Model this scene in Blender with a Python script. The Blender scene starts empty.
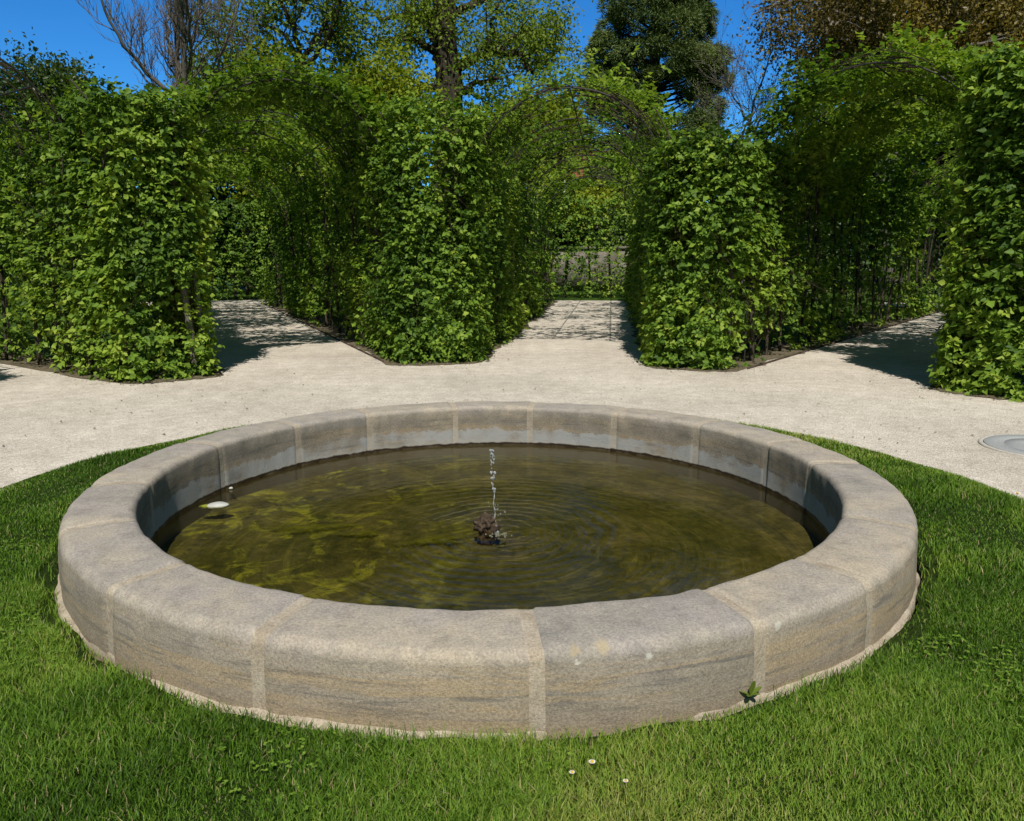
import bpy, math
import numpy as np
R = np.random.default_rng(11)
PI = math.pi
sc = bpy.context.scene
COL = sc.collection

# ------------------------------------------------------------------ camera model (used to lay out the place in metres)
F, PITCH, CAMH = 800.0, 0.19, 1.6
_c, _s = math.cos(PITCH), math.sin(PITCH)
def at(u, v, Y):                      # world point on the vertical plane y = Y
    a = (u - 512) / F; b = (410.5 - v) / F
    k = Y / (_c + b * _s)
    return np.array((a * k, Y, CAMH + (-_s + b * _c) * k))
BC = np.array((-0.116, 4.82, 0.0))    # centre of the basin and of the whole layout

# ------------------------------------------------------------------ mesh helpers
class MB:
    """collects verts and faces of one mesh"""
    def __init__(s): s.v = []; s.f = []; s.t = []; s.n = 0
    def add(s, v, faces, tint=None):
        v = np.asarray(v, float).reshape(-1, 3)
        for f in faces:
            s.f.append(np.asarray(f, np.int64) + s.n)
        s.v.append(v); s.n += len(v)
        s.t.append(np.full(len(v), 0.5) if tint is None else np.broadcast_to(np.asarray(tint, float), (len(v),)).copy())
        return s
    def build(s, name, mat, parent=None, smooth=True, origin=(0, 0, 0)):
        me = bpy.data.meshes.new(name)
        v = np.concatenate(s.v) - np.asarray(origin)
        loops, starts, k = [], [], 0
        for f in s.f:
            if f.size == 0: continue
            starts.append(k + np.arange(len(f)) * f.shape[1]); k += f.size; loops.append(f.ravel())
        loops = np.concatenate(loops); starts = np.concatenate(starts)
        me.vertices.add(len(v)); me.vertices.foreach_set('co', v.astype(np.float32).ravel())
        me.loops.add(len(loops)); me.loops.foreach_set('vertex_index', loops.astype(np.int32))
        me.polygons.add(len(starts)); me.polygons.foreach_set('loop_start', starts.astype(np.int32))
        if smooth: me.polygons.foreach_set('use_smooth', np.ones(len(starts), bool))
        a = me.attributes.new('tint', 'FLOAT', 'POINT'); a.data.foreach_set('value', np.concatenate(s.t).astype(np.float32))
        me.update(calc_edges=True); me.validate()
        me.materials.append(mat)
        o = bpy.data.objects.new(name, me); COL.objects.link(o)
        if parent is not None: o.parent = parent
        return o
def empty(name, loc, label, cat, group=None):
    o = bpy.data.objects.new(name, None); COL.objects.link(o); o.location = loc; o.empty_display_size = .2
    o['label'] = label; o['category'] = cat
    if group: o['group'] = group
    return o
def tag(o, label, cat, group=None, kind=None):
    o['label'] = label; o['category'] = cat
    if group: o['group'] = group
    if kind: o['kind'] = kind
    return o
def struct(o): o['kind'] = 'structure'; return o

def grid_faces(nu, nv, wrap_u=False):
    u = np.arange(nu if wrap_u else nu - 1); v = np.arange(nv - 1)
    U, V = np.meshgrid(u, v, indexing='ij'); U2 = (U + 1) % nu
    return np.stack([U * nv + V, U2 * nv + V, U2 * nv + V + 1, U * nv + V + 1], -1).reshape(-1, 4)
def norm(a): return a / np.maximum(np.linalg.norm(a, axis=-1, keepdims=True), 1e-9)
def tube(mb, P, r, sides=6, tint=.5, cap=False):
    P = np.asarray(P, float); n = len(P); r = np.broadcast_to(np.asarray(r, float), (n,))
    T = norm(np.gradient(P, axis=0))
    ref = np.array((0.31, 0.17, 0.93)) if abs(T[:, 2]).mean() < .8 else np.array((1, 0.1, 0.05))
    A = norm(np.cross(T, ref)); B = np.cross(T, A)
    th = np.arange(sides) * 2 * PI / sides
    V = P[None] + r[None, :, None] * (np.cos(th)[:, None, None] * A[None] + np.sin(th)[:, None, None] * B[None])
    fs = [grid_faces(sides, n, True)]
    if cap: fs.append((np.arange(sides) * n + n - 1)[None]); fs.append((np.arange(sides)[::-1] * n)[None])
    mb.add(V.reshape(-1, 3), fs, tint)
def box(mb, c, s, rz=0, tint=.5):
    x, y, z = np.array(s) / 2
    v = np.array([(-x,-y,-z),(x,-y,-z),(x,y,-z),(-x,y,-z),(-x,-y,z),(x,-y,z),(x,y,z),(-x,y,z)])
    cr, sr = math.cos(rz), math.sin(rz)
    v = np.stack([v[:,0]*cr - v[:,1]*sr, v[:,0]*sr + v[:,1]*cr, v[:,2]], -1) + np.asarray(c)
    mb.add(v, [np.array([(0,3,2,1),(4,5,6,7),(0,1,5,4),(1,2,6,5),(2,3,7,6),(3,0,4,7)])], tint)
def sn(P, f, seed):                   # smooth pseudo noise, about -1..1
    g = np.random.default_rng(seed); P = np.asarray(P, float); out = 0
    for k in range(6):
        d = norm(g.normal(size=3)) * f * g.uniform(.6, 1.7)
        out = out + np.sin(P @ d + g.uniform(0, 6.28))
    return out / 2.6
def pol(ang_deg, r, z=0.0):           # polar about the basin centre, angle clockwise from straight ahead
    a = np.radians(ang_deg)
    return np.stack(np.broadcast_arrays(BC[0] + r * np.sin(a), BC[1] + r * np.cos(a), z), -1)

def leaves(mb, P, D, N, L, W, fold=.18, tint=.5):
    n = len(P); D = norm(D); N = norm(N - (N * D).sum(-1, keepdims=True) * D); S = np.cross(D, N)
    L = np.broadcast_to(L, (n,))[:, None]; W = np.broadcast_to(W, (n,))[:, None]
    v = np.stack([P, P + D*L*.42 + S*W*.5 - N*W*-fold, P + D*L - N*L*.10, P + D*L*.42 - S*W*.5 + N*W*fold], 1)
    i = np.arange(n)[:, None] * 4
    mb.add(v.reshape(-1, 3), [np.concatenate([i + np.array((0, 1, 2)), i + np.array((0, 2, 3))])], np.repeat(np.broadcast_to(tint, (n,)), 4))
def sprays(mb, C, O, k, Ls, tl, tint_seed, up=.65, droop=.3, out=.5, wr=.72):
    """k leaves along a short twig at each centre C pointing roughly outward O"""
    m = len(C)
    d = norm(O * .8 + R.normal(size=(m, 3)) * .55 + np.array((0, 0, -.12)))
    side = norm(np.cross(d, np.array((0, 0, 1.))) + R.normal(size=(m, 3)) * .15)
    bt = np.clip(.48 + .24 * sn(C, 1.3, tint_seed) + .12 * sn(C, 6, tint_seed + 1) + R.normal(size=m) * .17, 0, 1)
    for j in range(k):
        t = (j + R.random(m)) / k
        sg = 1 if j % 2 else -1
        P = C + d * (t * tl)[:, None] + R.normal(size=(m, 3)) * .012
        ax = d * .55 + side * (sg * .75) + np.array((0, 0, -droop)) + R.normal(size=(m, 3)) * .25
        nn = np.array((0, 0, up)) + O * out + R.normal(size=(m, 3)) * .38
        L = Ls * R.uniform(.5, 1.3, m)
        leaves(mb, P, ax, nn, L, L * wr, tint=np.clip(bt + R.normal(size=m) * .13, 0, 1))

# ------------------------------------------------------------------ materials
class NT:
    def __init__(s, name):
        s.m = bpy.data.materials.new(name); s.m.use_nodes = True; s.t = s.m.node_tree; s.t.nodes.clear()
        s.out = s.n('ShaderNodeOutputMaterial')
    def n(s, typ, **kw):
        x = s.t.nodes.new(typ)
        for k, v in kw.items():
            if k[0] == '_': x.inputs[k[1:].replace('_', ' ')].default_value = v
            else: setattr(x, k, v)
        return x
    def l(s, a, b): s.t.links.new(a, b)
    def math(s, op, a, b=None, c=None):
        x = s.n('ShaderNodeMath', operation=op)
        for i, q in enumerate((a, b, c)):
            if q is None: continue
            if hasattr(q, 'is_linked'): s.l(q, x.inputs[i])
            else: x.inputs[i].default_value = q
        return x.outputs[0]
    def ramp(s, fac, stops, interp='LINEAR'):
        x = s.n('ShaderNodeValToRGB'); x.color_ramp.interpolation = interp
        e = x.color_ramp.elements
        while len(e) < len(stops): e.new(.5)
        for q, (p, c) in zip(e, stops):
            q.position = p; q.color = (*c, 1) if not np.isscalar(c) else (c, c, c, 1)
        s.l(fac, x.inputs[0]); return x.outputs[0]
    def noise(s, co, scale, detail=4, rough=.55, dist=0):
        x = s.n('ShaderNodeTexNoise', _Scale=scale, _Detail=detail, _Roughness=rough, _Distortion=dist)
        if co is not None: s.l(co, x.inputs['Vector'])
        return x.outputs['Fac']
    def mix(s, fac, a, b, mode='MIX'):
        x = s.n('ShaderNodeMix', data_type='RGBA', blend_type=mode)
        for i, q in ((0, fac), (6, a), (7, b)):
            if hasattr(q, 'is_linked'): s.l(q, x.inputs[i])
            elif i == 0: x.inputs[0].default_value = q
            else: x.inputs[i].default_value = (*q, 1)
        return x.outputs[2]
    def bump(s, h, strength, dist=.01, nrm=None):
        x = s.n('ShaderNodeBump', _Strength=strength, _Distance=dist); s.l(h, x.inputs['Height'])
        if nrm is not None: s.l(nrm, x.inputs['Normal'])
        return x.outputs[0]
    def coord(s, which='Object', scale=(1, 1, 1)):
        c = s.n('ShaderNodeTexCoord').outputs[which]
        if scale == (1, 1, 1): return c
        m = s.n('ShaderNodeMapping', _Scale=scale); s.l(c, m.inputs[0]); return m.outputs[0]
    def attr(s, name='tint'): return s.n('ShaderNodeAttribute', attribute_name=name).outputs['Fac']
    def bsdf(s, color, rough=.8, spec=.3, nrm=None, metal=0.):
        b = s.n('ShaderNodeBsdfPrincipled', _Metallic=metal); b.inputs['Specular IOR Level'].default_value = spec
        if hasattr(color, 'is_linked'): s.l(color, b.inputs['Base Color'])
        else: b.inputs['Base Color'].default_value = (*color, 1)
        if hasattr(rough, 'is_linked'): s.l(rough, b.inputs['Roughness'])
        else: b.inputs['Roughness'].default_value = rough
        if nrm is not None: s.l(nrm, b.inputs['Normal'])
        return b.outputs[0]
    def done(s, sh): s.l(sh, s.out.inputs[0]); return s.m

def leaf_mat(name, stops, trans=.32, rough=.42, spec=.35, tcol=(1.25, 1.25, .5)):
    k = NT(name); c = k.ramp(k.attr(), stops)
    b = k.bsdf(c, rough, spec)
    tr = k.n('ShaderNodeBsdfTranslucent'); k.l(k.mix(1.0, c, tcol, 'MULTIPLY'), tr.inputs[0])
    mx = k.n('ShaderNodeMixShader', _Fac=trans); k.l(b, mx.inputs[1]); k.l(tr.outputs[0], mx.inputs[2])
    return k.done(mx.outputs[0])
M = {}
M['hornbeam'] = leaf_mat('hornbeam_leaf', [(0, (0.047, 0.099, 0.015)), (.35, (0.112, 0.201, 0.025)), (.65, (0.194, 0.306, 0.036)), (1, (0.321, 0.412, 0.059))], spec=.16, rough=.5)
M['vault'] = leaf_mat('vault_leaf', [(0, (0.054, 0.108, 0.014)), (.4, (0.126, 0.220, 0.026)), (.7, (0.198, 0.307, 0.035)), (1, (0.294, 0.387, 0.059))], trans=.42, spec=.16, rough=.5)
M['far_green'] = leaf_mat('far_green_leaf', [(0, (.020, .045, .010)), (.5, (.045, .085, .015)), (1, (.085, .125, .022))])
M['olive'] = leaf_mat('olive_leaf', [(0, (0.085, 0.132, 0.016)), (.5, (0.171, 0.241, 0.029)), (1, (0.261, 0.344, 0.047))], trans=.35, spec=.1)
M['lime'] = leaf_mat('lime_leaf', [(0, (0.116, 0.157, 0.013)), (.5, (0.221, 0.278, 0.022)), (1, (0.326, 0.375, 0.040))], trans=.4, spec=.1)
M['conifer'] = leaf_mat('conifer_needle', [(0, (0.041, 0.070, 0.024)), (.5, (0.115, 0.167, 0.053)), (1, (0.230, 0.276, 0.086))], trans=.12, spec=.15)
M['copper'] = leaf_mat('copper_leaf', [(0, (0.066, 0.049, 0.016)), (.5, (0.154, 0.119, 0.024)), (1, (0.263, 0.198, 0.037))], trans=.3)
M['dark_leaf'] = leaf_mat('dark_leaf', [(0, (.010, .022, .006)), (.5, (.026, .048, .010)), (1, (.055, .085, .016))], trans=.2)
M['grass'] = leaf_mat('grass_blade', [(0, (0.047, 0.106, 0.008)), (.4, (0.119, 0.229, 0.020)), (.75, (0.220, 0.343, 0.040)), (.88, (0.309, 0.361, 0.066)), (1, (0.428, 0.343, 0.182))], trans=.3, rough=.5, spec=.2)
M['weed'] = leaf_mat('weed_leaf', [(0, (.10, .17, .02)), (1, (.22, .28, .05))])

M['litter'] = leaf_mat('dry_leaf', [(0, (.07, .045, .022)), (.6, (.16, .11, .055)), (1, (.26, .20, .10))], trans=.15, spec=.1)
def bark(name, a, b, sc_=(14, 14, 3)):
    k = NT(name); co = k.coord('Object', sc_); f = k.noise(co, 2.2, 5, .65)
    return k.done(k.bsdf(k.ramp(f, [(.3, a), (.7, b)]), .9, .15, k.bump(f, .6, .03)))
M['stem'] = bark('hornbeam_bark', (.035, .028, .020), (.105, .088, .066))
M['bark'] = bark('tree_bark', (.022, .018, .013), (.075, .062, .046), (4, 4, 1))
M['grey_bark'] = bark('grey_bark', (.070, .062, .052), (.170, .150, .125), (4, 4, 1))
M['twig'] = bark('twig_bark', (.030, .022, .015), (.080, .060, .042))

def mat_steel():
    k = NT('dark_steel'); f = k.noise(k.coord(), 30, 4)
    return k.done(k.bsdf(k.ramp(f, [(.35, (.014, .014, .012)), (.75, (.042, .034, .026))]), .55, .4, k.bump(f, .2, .004)))
M['steel'] = mat_steel()

def mat_gravel():
    k = NT('pale_gravel'); co = k.coord()
    big = k.noise(co, .55, 4, .6); mid = k.noise(co, 4.5, 5, .65); fine = k.noise(co, 70, 3, .7)
    v = k.n('ShaderNodeTexVoronoi', _Scale=95.0); k.l(co, v.inputs[0])
    sp = k.n('ShaderNodeSeparateColor'); k.l(v.outputs['Color'], sp.inputs[0])
    c = k.ramp(sp.outputs[0], [(0, (.46, .41, .34)), (.15, (.575, .51, .435)), (.6, (.68, .61, .53)), (1, (.84, .78, .67))])
    c = k.mix(1.0, c, k.ramp(big, [(.32, (.82, .805, .785)), (.7, (1.08, 1.075, 1.06))]), 'MULTIPLY')
    c = k.mix(1.0, c, k.ramp(mid, [(.3, (.82, .81, .79)), (.65, (1.07, 1.07, 1.07))]), 'MULTIPLY')
    deb = k.ramp(k.noise(co, 26, 3, .75), [(.66, 0.), (.76, .55)])
    c = k.mix(deb, c, (.20, .15, .09))
    n = k.bump(k.math('ADD', v.outputs['Distance'], k.math('MULTIPLY', fine, .6)), .75, .010)
    n = k.bump(mid, .35, .03, n)
    return k.done(k.bsdf(c, .95, .15, n))
M['gravel'] = mat_gravel()

def mat_soil():
    k = NT('bed_soil'); co = k.coord(); a = k.noise(co, 5, 5, .7); b = k.noise(co, 45, 4, .75)
    c = k.ramp(b, [(.3, (.09, .072, .046)), (.55, (.20, .165, .11)), (.75, (.36, .31, .23))])
    c = k.mix(k.ramp(a, [(.52, 0.), (.68, .6)]), c, (.065, .085, .020))
    return k.done(k.bsdf(c, .95, .1, k.bump(b, .9, .03)))
M['soil'] = mat_soil()
def mat_lawn(name, cs):
    k = NT(name); co = k.coord(); a = k.noise(co, .8, 4, .6); b = k.noise(co, 38, 5, .75)
    c = k.ramp(b, [(.3, cs[0]), (.55, cs[1]), (.8, cs[2])])
    c = k.mix(1.0, c, k.ramp(a, [(.3, (.8, .82, .8)), (.7, (1.15, 1.08, .9))]), 'MULTIPLY')
    return k.done(k.bsdf(c, .9, .15, k.bump(b, 1.0, .05)))
M['lawn'] = mat_lawn('turf_soil', [(.016, .034, .004), (.038, .072, .008), (.070, .110, .014)])
M['meadow'] = mat_lawn('far_lawn', [(.030, .070, .008), (.065, .130, .014), (.11, .18, .025)])

def mat_stone(name, mortar=False):
    k = NT(name); co = k.coord()
    xyz = k.n('ShaderNodeSeparateXYZ'); k.l(co, xyz.inputs[0]); X, Y, Z = xyz.outputs
    rad = k.math('SQRT', k.math('ADD', k.math('MULTIPLY', X, X), k.math('MULTIPLY', Y, Y)))
    rnd = k.n('ShaderNodeObjectInfo').outputs['Random']
    off = k.n('ShaderNodeVectorMath', operation='ADD'); k.l(co, off.inputs[0])
    cmb = k.n('ShaderNodeCombineXYZ'); k.l(k.math('MULTIPLY', rnd, 37.0), cmb.inputs[2]); 
    k.l(k.math('MULTIPLY', rnd, 19.0), cmb.inputs[0]); k.l(cmb.outputs[0], off.inputs[1]); oc = off.outputs[0]
    big = k.noise(oc, 2.3, 5, .6, .4); mid = k.noise(oc, 9, 6, .68, .3); fine = k.noise(oc, 105, 5, .75); grit = k.noise(oc, 260, 2, .7)
    if mortar:
        c = k.ramp(mid, [(.25, (.33, .265, .19)), (.5, (.46, .385, .29)), (.8, (.56, .49, .39))])
    else:
        c = k.ramp(big, [(.25, (.300, .270, .228)), (.5, (.400, .352, .290)), (.72, (.48, .405, .305))])
        c = k.mix(k.ramp(k.noise(oc, 3.1, 3, .55), [(.48, 0.), (.66, .65)]), c, (.385, .340, .305))       # mauve-grey weathering
        c = k.mix(1.0, c, k.ramp(mid, [(.28, (.74, .74, .75)), (.5, (1, 1, 1)), (.72, (1.15, 1.13, 1.09))]), 'MULTIPLY')
        # bedding lines of the sandstone on the upright faces
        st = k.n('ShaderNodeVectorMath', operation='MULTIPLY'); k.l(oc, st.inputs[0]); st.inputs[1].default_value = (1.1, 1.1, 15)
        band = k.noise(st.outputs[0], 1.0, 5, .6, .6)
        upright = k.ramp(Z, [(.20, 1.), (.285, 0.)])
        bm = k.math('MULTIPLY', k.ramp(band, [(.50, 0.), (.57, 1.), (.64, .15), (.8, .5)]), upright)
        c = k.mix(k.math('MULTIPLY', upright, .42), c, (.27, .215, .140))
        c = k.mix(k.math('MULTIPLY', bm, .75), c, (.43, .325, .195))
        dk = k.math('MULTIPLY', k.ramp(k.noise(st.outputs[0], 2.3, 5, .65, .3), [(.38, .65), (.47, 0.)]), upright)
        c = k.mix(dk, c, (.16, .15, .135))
        low = k.ramp(Z, [(.03, .55), (.14, 0.)]); outer = k.math('GREATER_THAN', rad, 2.2)
        c = k.mix(k.math('MULTIPLY', low, outer), c, (.38, .29, .19))
    c = k.mix(1.0, c, k.ramp(fine, [(.32, (.62, .62, .62)), (.68, (1.24, 1.24, 1.24))]), 'MULTIPLY')
    if not mortar: c = k.mix(1.0, c, k.ramp(rnd, [(0, (.97, .98, 1.01)), (.5, (1.02, 1.02, 1.03)), (1, (1.07, 1.05, 1.02))]), 'MULTIPLY')
    c = k.mix(k.ramp(grit, [(.60, 0.), (.70, .55)]), c, (.13, .12, .105))
    inner = k.math('LESS_THAN', rad, 2.055)
    # inside: black algae weathering above, a chalky water stain low down, a wet brown line at the water
    zz = k.math('ADD', Z, k.math('MULTIPLY', k.math('SUBTRACT', k.noise(oc, 5, 6, .75), .5), .22))
    blk = k.math('MULTIPLY', k.math('MULTIPLY', inner, k.ramp(k.noise(oc, 5, 6, .7), [(.35, .25), (.62, .85)])), k.ramp(Z, [(.10, .5), (.2, 1.), (.285, .85), (.315, 0.)]))
    c = k.mix(k.math('MULTIPLY', blk, .45 if mortar else .75), c, (.115, .105, .085))
    chalk = k.math('MULTIPLY', k.math('MULTIPLY', inner, k.ramp(zz, [(.02, 1.), (.115, 1.), (.128, 0.)])), k.ramp(k.noise(oc, 3, 4, .6), [(.36, .15), (.5, .85)]))
    c = k.mix(chalk, c, (.36, .36, .35) if not mortar else (.42, .38, .32))
    scum = k.math('MULTIPLY', inner, k.ramp(zz, [(.012, .8), (.045, .0)]))
    c = k.mix(k.math('MULTIPLY', scum, .6), c, (.40, .37, .31))
    wet = k.math('MULTIPLY', inner, k.ramp(k.math('ADD', Z, k.math('MULTIPLY', k.noise(oc, 14, 3), .03)), [(.014, 1.), (.022, 0.)]))
    c = k.mix(wet, c, k.ramp(k.math('ADD', Z, k.math('MULTIPLY', mid, .06)), [(0., (.13, .105, .065)), (.02, (.032, .020, .011))]))
    if not mortar:                                     # pale lichen rosettes and ochre stains on the front block
        for a, r, z, q, colr, st_ in ((171.8, 2.352, .262, .020, (.62, .60, .53), .85), (168.4, 2.352, .262, .015, (.60, .58, .52), .8), (165.6, 2.352, .258, .023, (.62, .60, .54), .85),
                                      (159.2, 2.345, .275, .009, (.60, .58, .53), .8), (172.0, 2.335, .285, .03, (.42, .33, .19), .6), (169.6, 2.335, .288, .035, (.45, .36, .21), .6),
                                      (152.5, 2.35, .27, .02, (.58, .56, .5), .7), (-152, 2.33, .29, .016, (.45, .42, .38), .6)):
            d = k.n('ShaderNodeVectorMath', operation='DISTANCE'); k.l(co, d.inputs[0])
            d.inputs[1].default_value = (r * math.sin(math.radians(a)), r * math.cos(math.radians(a)), z)
            dd = k.math('ADD', d.outputs['Value'], k.math('MULTIPLY', k.math('SUBTRACT', k.noise(co, 48, 4, .6), .5), .03))
            c = k.mix(k.ramp(k.math('DIVIDE', dd, q), [(.75, st_ * .95), (1.15, 0.)]), c, colr)
    h = k.math('ADD', k.math('MULTIPLY', mid, .6), k.math('ADD', k.math('MULTIPLY', fine, .35), k.math('MULTIPLY', grit, .12)))
    n = k.bump(h, .8, .014)
    rough = k.math('SUBTRACT', .88, k.math('MULTIPLY', wet, .55))
    return k.done(k.bsdf(c, rough, .25, n))
M['stone'] = mat_stone('weathered_sandstone'); M['mortar'] = mat_stone('lime_mortar', True)

def mat_water():
    k = NT('pond_water'); co = k.coord()
    xyz = k.n('ShaderNodeSeparateXYZ'); k.l(co, xyz.inputs[0]); X, Y, Z = xyz.outputs
    dx = k.math('SUBTRACT', X, .05); dy = k.math('SUBTRACT', Y, -.22)
    rad = k.math('SQRT', k.math('ADD', k.math('MULTIPLY', dx, dx), k.math('MULTIPLY', dy, dy)))
    ph = k.math('ADD', k.math('MULTIPLY', rad, 74.0), k.math('MULTIPLY', k.noise(co, 2.6, 4), 13.0))
    w = k.math('MULTIPLY', k.math('SINE', ph), k.ramp(rad, [(0, 1.), (.25, .6), (.7, .22), (1.2, .05)]))
    n1 = k.noise(co, 9, 4, .6, .4)
    h = k.math('ADD', k.math('MULTIPLY', w, .48), k.math('ADD', k.math('MULTIPLY', n1, .35), k.math('MULTIPLY', k.noise(co, 30, 3), .10)))
    nrm = k.bump(h, .8, .010)
    fr = k.n('ShaderNodeFresnel', _IOR=1.30); k.l(nrm, fr.inputs['Normal'])
    g = k.n('ShaderNodeBsdfGlossy', _Roughness=.03); k.l(nrm, g.inputs['Normal']); g.inputs[0].default_value = (.8, .8, .75, 1)
    t = k.n('ShaderNodeBsdfTransparent'); t.inputs[0].default_value = (.79, .775, .63, 1)
    mx = k.n('ShaderNodeMixShader'); k.l(fr.outputs[0], mx.inputs[0]); k.l(t.outputs[0], mx.inputs[1]); k.l(g.outputs[0], mx.inputs[2])
    return k.done(mx.outputs[0])
M['water'] = mat_water()
def mat_floor():
    k = NT('algae_floor'); co = k.coord()
    xyz = k.n('ShaderNodeSeparateXYZ'); k.l(co, xyz.inputs[0]); X, Y, Z = xyz.outputs
    dx = k.math('SUBTRACT', X, .1); dy = k.math('SUBTRACT', Y, -.2)
    rad = k.math('SQRT', k.math('ADD', k.math('MULTIPLY', dx, dx), k.math('MULTIPLY', dy, dy)))
    # algae combed into a swirl by the turning water: rotate each point by an angle that depends on its radius
    ang = k.math('MULTIPLY', rad, 1.5)
    ca, sa = k.math('COSINE', ang), k.math('SINE', ang)
    sx = k.math('SUBTRACT', k.math('MULTIPLY', dx, ca), k.math('MULTIPLY', dy, sa))
    sy = k.math('ADD', k.math('MULTIPLY', dx, sa), k.math('MULTIPLY', dy, ca))
    th = k.math('ARCTAN2', sy, sx)
    cb = k.n('ShaderNodeCombineXYZ'); k.l(k.math('MULTIPLY', rad, 9.0), cb.inputs[0])
    k.l(k.math('COSINE', th), cb.inputs[1]); k.l(k.math('SINE', th), cb.inputs[2])
    fil = k.noise(cb.outputs[0], 1.7, 6, .68, .5); big = k.noise(co, 1.7, 5, .62, .5); patch = k.noise(co, 3.4, 5, .7, .9)
    c = k.ramp(big, [(.3, (.040, .038, .010)), (.5, (.085, .076, .020)), (.7, (.140, .115, .045))])
    c = k.mix(k.ramp(fil, [(.56, 0.), (.63, .30), (.67, .05), (.75, .25)]), c, (.25, .21, .055))
    c = k.mix(k.ramp(fil, [(.34, .5), (.44, 0.)]), c, (.020, .024, .008))
    left = k.ramp(k.math('ADD', k.math('MULTIPLY', X, -.35), .35), [(.25, 0.), (.7, 1.)])
    c = k.mix(k.math('MULTIPLY', left, k.ramp(patch, [(.52, 0.), (.62, .8)])), c, (.29, .285, .03))
    c = k.mix(k.ramp(k.noise(co, 2.2, 6, .72, .8), [(.50, 0.), (.68, .75)]), c, (.022, .026, .012))
    c = k.mix(1.0, c, k.ramp(k.noise(co, 13, 6, .75, .6), [(.3, (.5, .5, .5)), (.5, (1, 1, 1)), (.72, (1.7, 1.65, 1.4))]), 'MULTIPLY')
    return k.done(k.bsdf(c, .9, .1, k.bump(fil, .7, .04)))
M['floor'] = mat_floor()
def mat_soft_algae():
    k = NT('sunken_algae'); co = k.coord(); f = k.noise(co, 12, 6, .75)
    d = k.n('ShaderNodeBsdfDiffuse'); k.l(k.ramp(f, [(.3, (.05, .05, .008)), (.7, (.17, .165, .02))]), d.inputs[0]); t = k.n('ShaderNodeBsdfTransparent')
    a = k.ramp(k.math('ADD', k.attr(), k.math('MULTIPLY', k.math('SUBTRACT', f, .5), 1.6)), [(.15, 0.), (.75, .8)])
    mx = k.n('ShaderNodeMixShader'); k.l(a, mx.inputs[0]); k.l(t.outputs[0], mx.inputs[1]); k.l(d.outputs[0], mx.inputs[2]); return k.done(mx.outputs[0])
M['sunk_moss'] = mat_soft_algae()
def simple(name, col, rough=.7, spec=.3, sc_=25, var=.25):
    k = NT(name); f = k.noise(k.coord(), sc_, 4)
    a = tuple(q * (1 - var) for q in col); b = tuple(min(1, q * (1 + var)) for q in col)
    return k.done(k.bsdf(k.ramp(f, [(.3, a), (.7, b)]), rough, spec, k.bump(f, .3, .01)))
M['rock'] = simple('wet_tufa', (.060, .040, .024), .75, .3, 55, .75)
M['pipe'] = simple('old_brass_pipe', (.10, .075, .04), .5, .5)
M['pale_stone'] = simple('pale_stone', (.46, .46, .42), .6, .3, 20, .15)
M['moss'] = simple('algae_fringe', (.22, .24, .03), .9, .1)
M['iron'] = simple('grey_cast_iron', (.33, .335, .33), .7, .3, 60, .18)
M['concrete'] = simple('pale_concrete', (.47, .43, .37), .9, .15, 30, .15)
M['petal'] = simple('white_petal', (.82, .80, .80), .6, .2, 50, .05)
M['daisy_eye'] = simple('yellow_daisy_eye', (.70, .45, .03), .7, .2, 50, .2)
M['edging'] = simple('rusty_edging', (.075, .055, .040), .85, .15, 30, .4)
M['plaster'] = simple('pale_plaster', (.62, .58, .50), .9, .1, 3, .08)
M['roof'] = simple('red_clay_tile', (.27, .105, .05), .85, .15, 5, .35)
M['pane'] = simple('dark_window_pane', (.03, .035, .04), .15, .5)
M['frame'] = simple('white_window_frame', (.7, .7, .66), .6)
def mat_wall():
    k = NT('rubble_wall'); co = k.coord('Object', (1, 1, 1.6))
    v = k.n('ShaderNodeTexVoronoi', _Scale=2.8); k.l(co, v.inputs[0])
    s = k.n('ShaderNodeSeparateColor'); k.l(v.outputs['Color'], s.inputs[0])
    c = k.ramp(s.outputs[0], [(0, (.09, .08, .06)), (.5, (.16, .145, .115)), (1, (.24, .21, .17))])
    v2 = k.n('ShaderNodeTexVoronoi', feature='DISTANCE_TO_EDGE', _Scale=2.8); k.l(co, v2.inputs[0])
    c = k.mix(k.ramp(v2.outputs[0], [(.02, .8), (.07, 0.)]), c, (.13, .115, .09))
    return k.done(k.bsdf(c, .9, .15, k.bump(v2.outputs[0], .6, .05)))
M['rubble'] = mat_wall()
def mat_drop():
    k = NT('falling_water')
    g = k.n('ShaderNodeBsdfGlass', _Roughness=.05, _IOR=1.33); g.inputs[0].default_value = (1, 1, 1, 1)
    d = k.n('ShaderNodeBsdfDiffuse'); d.inputs[0].default_value = (.85, .88, .9, 1)
    mx = k.n('ShaderNodeMixShader', _Fac=.35); k.l(g.outputs[0], mx.inputs[1]); k.l(d.outputs[0], mx.inputs[2])
    return k.done(mx.outputs[0])
M['drop'] = mat_drop()

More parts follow.
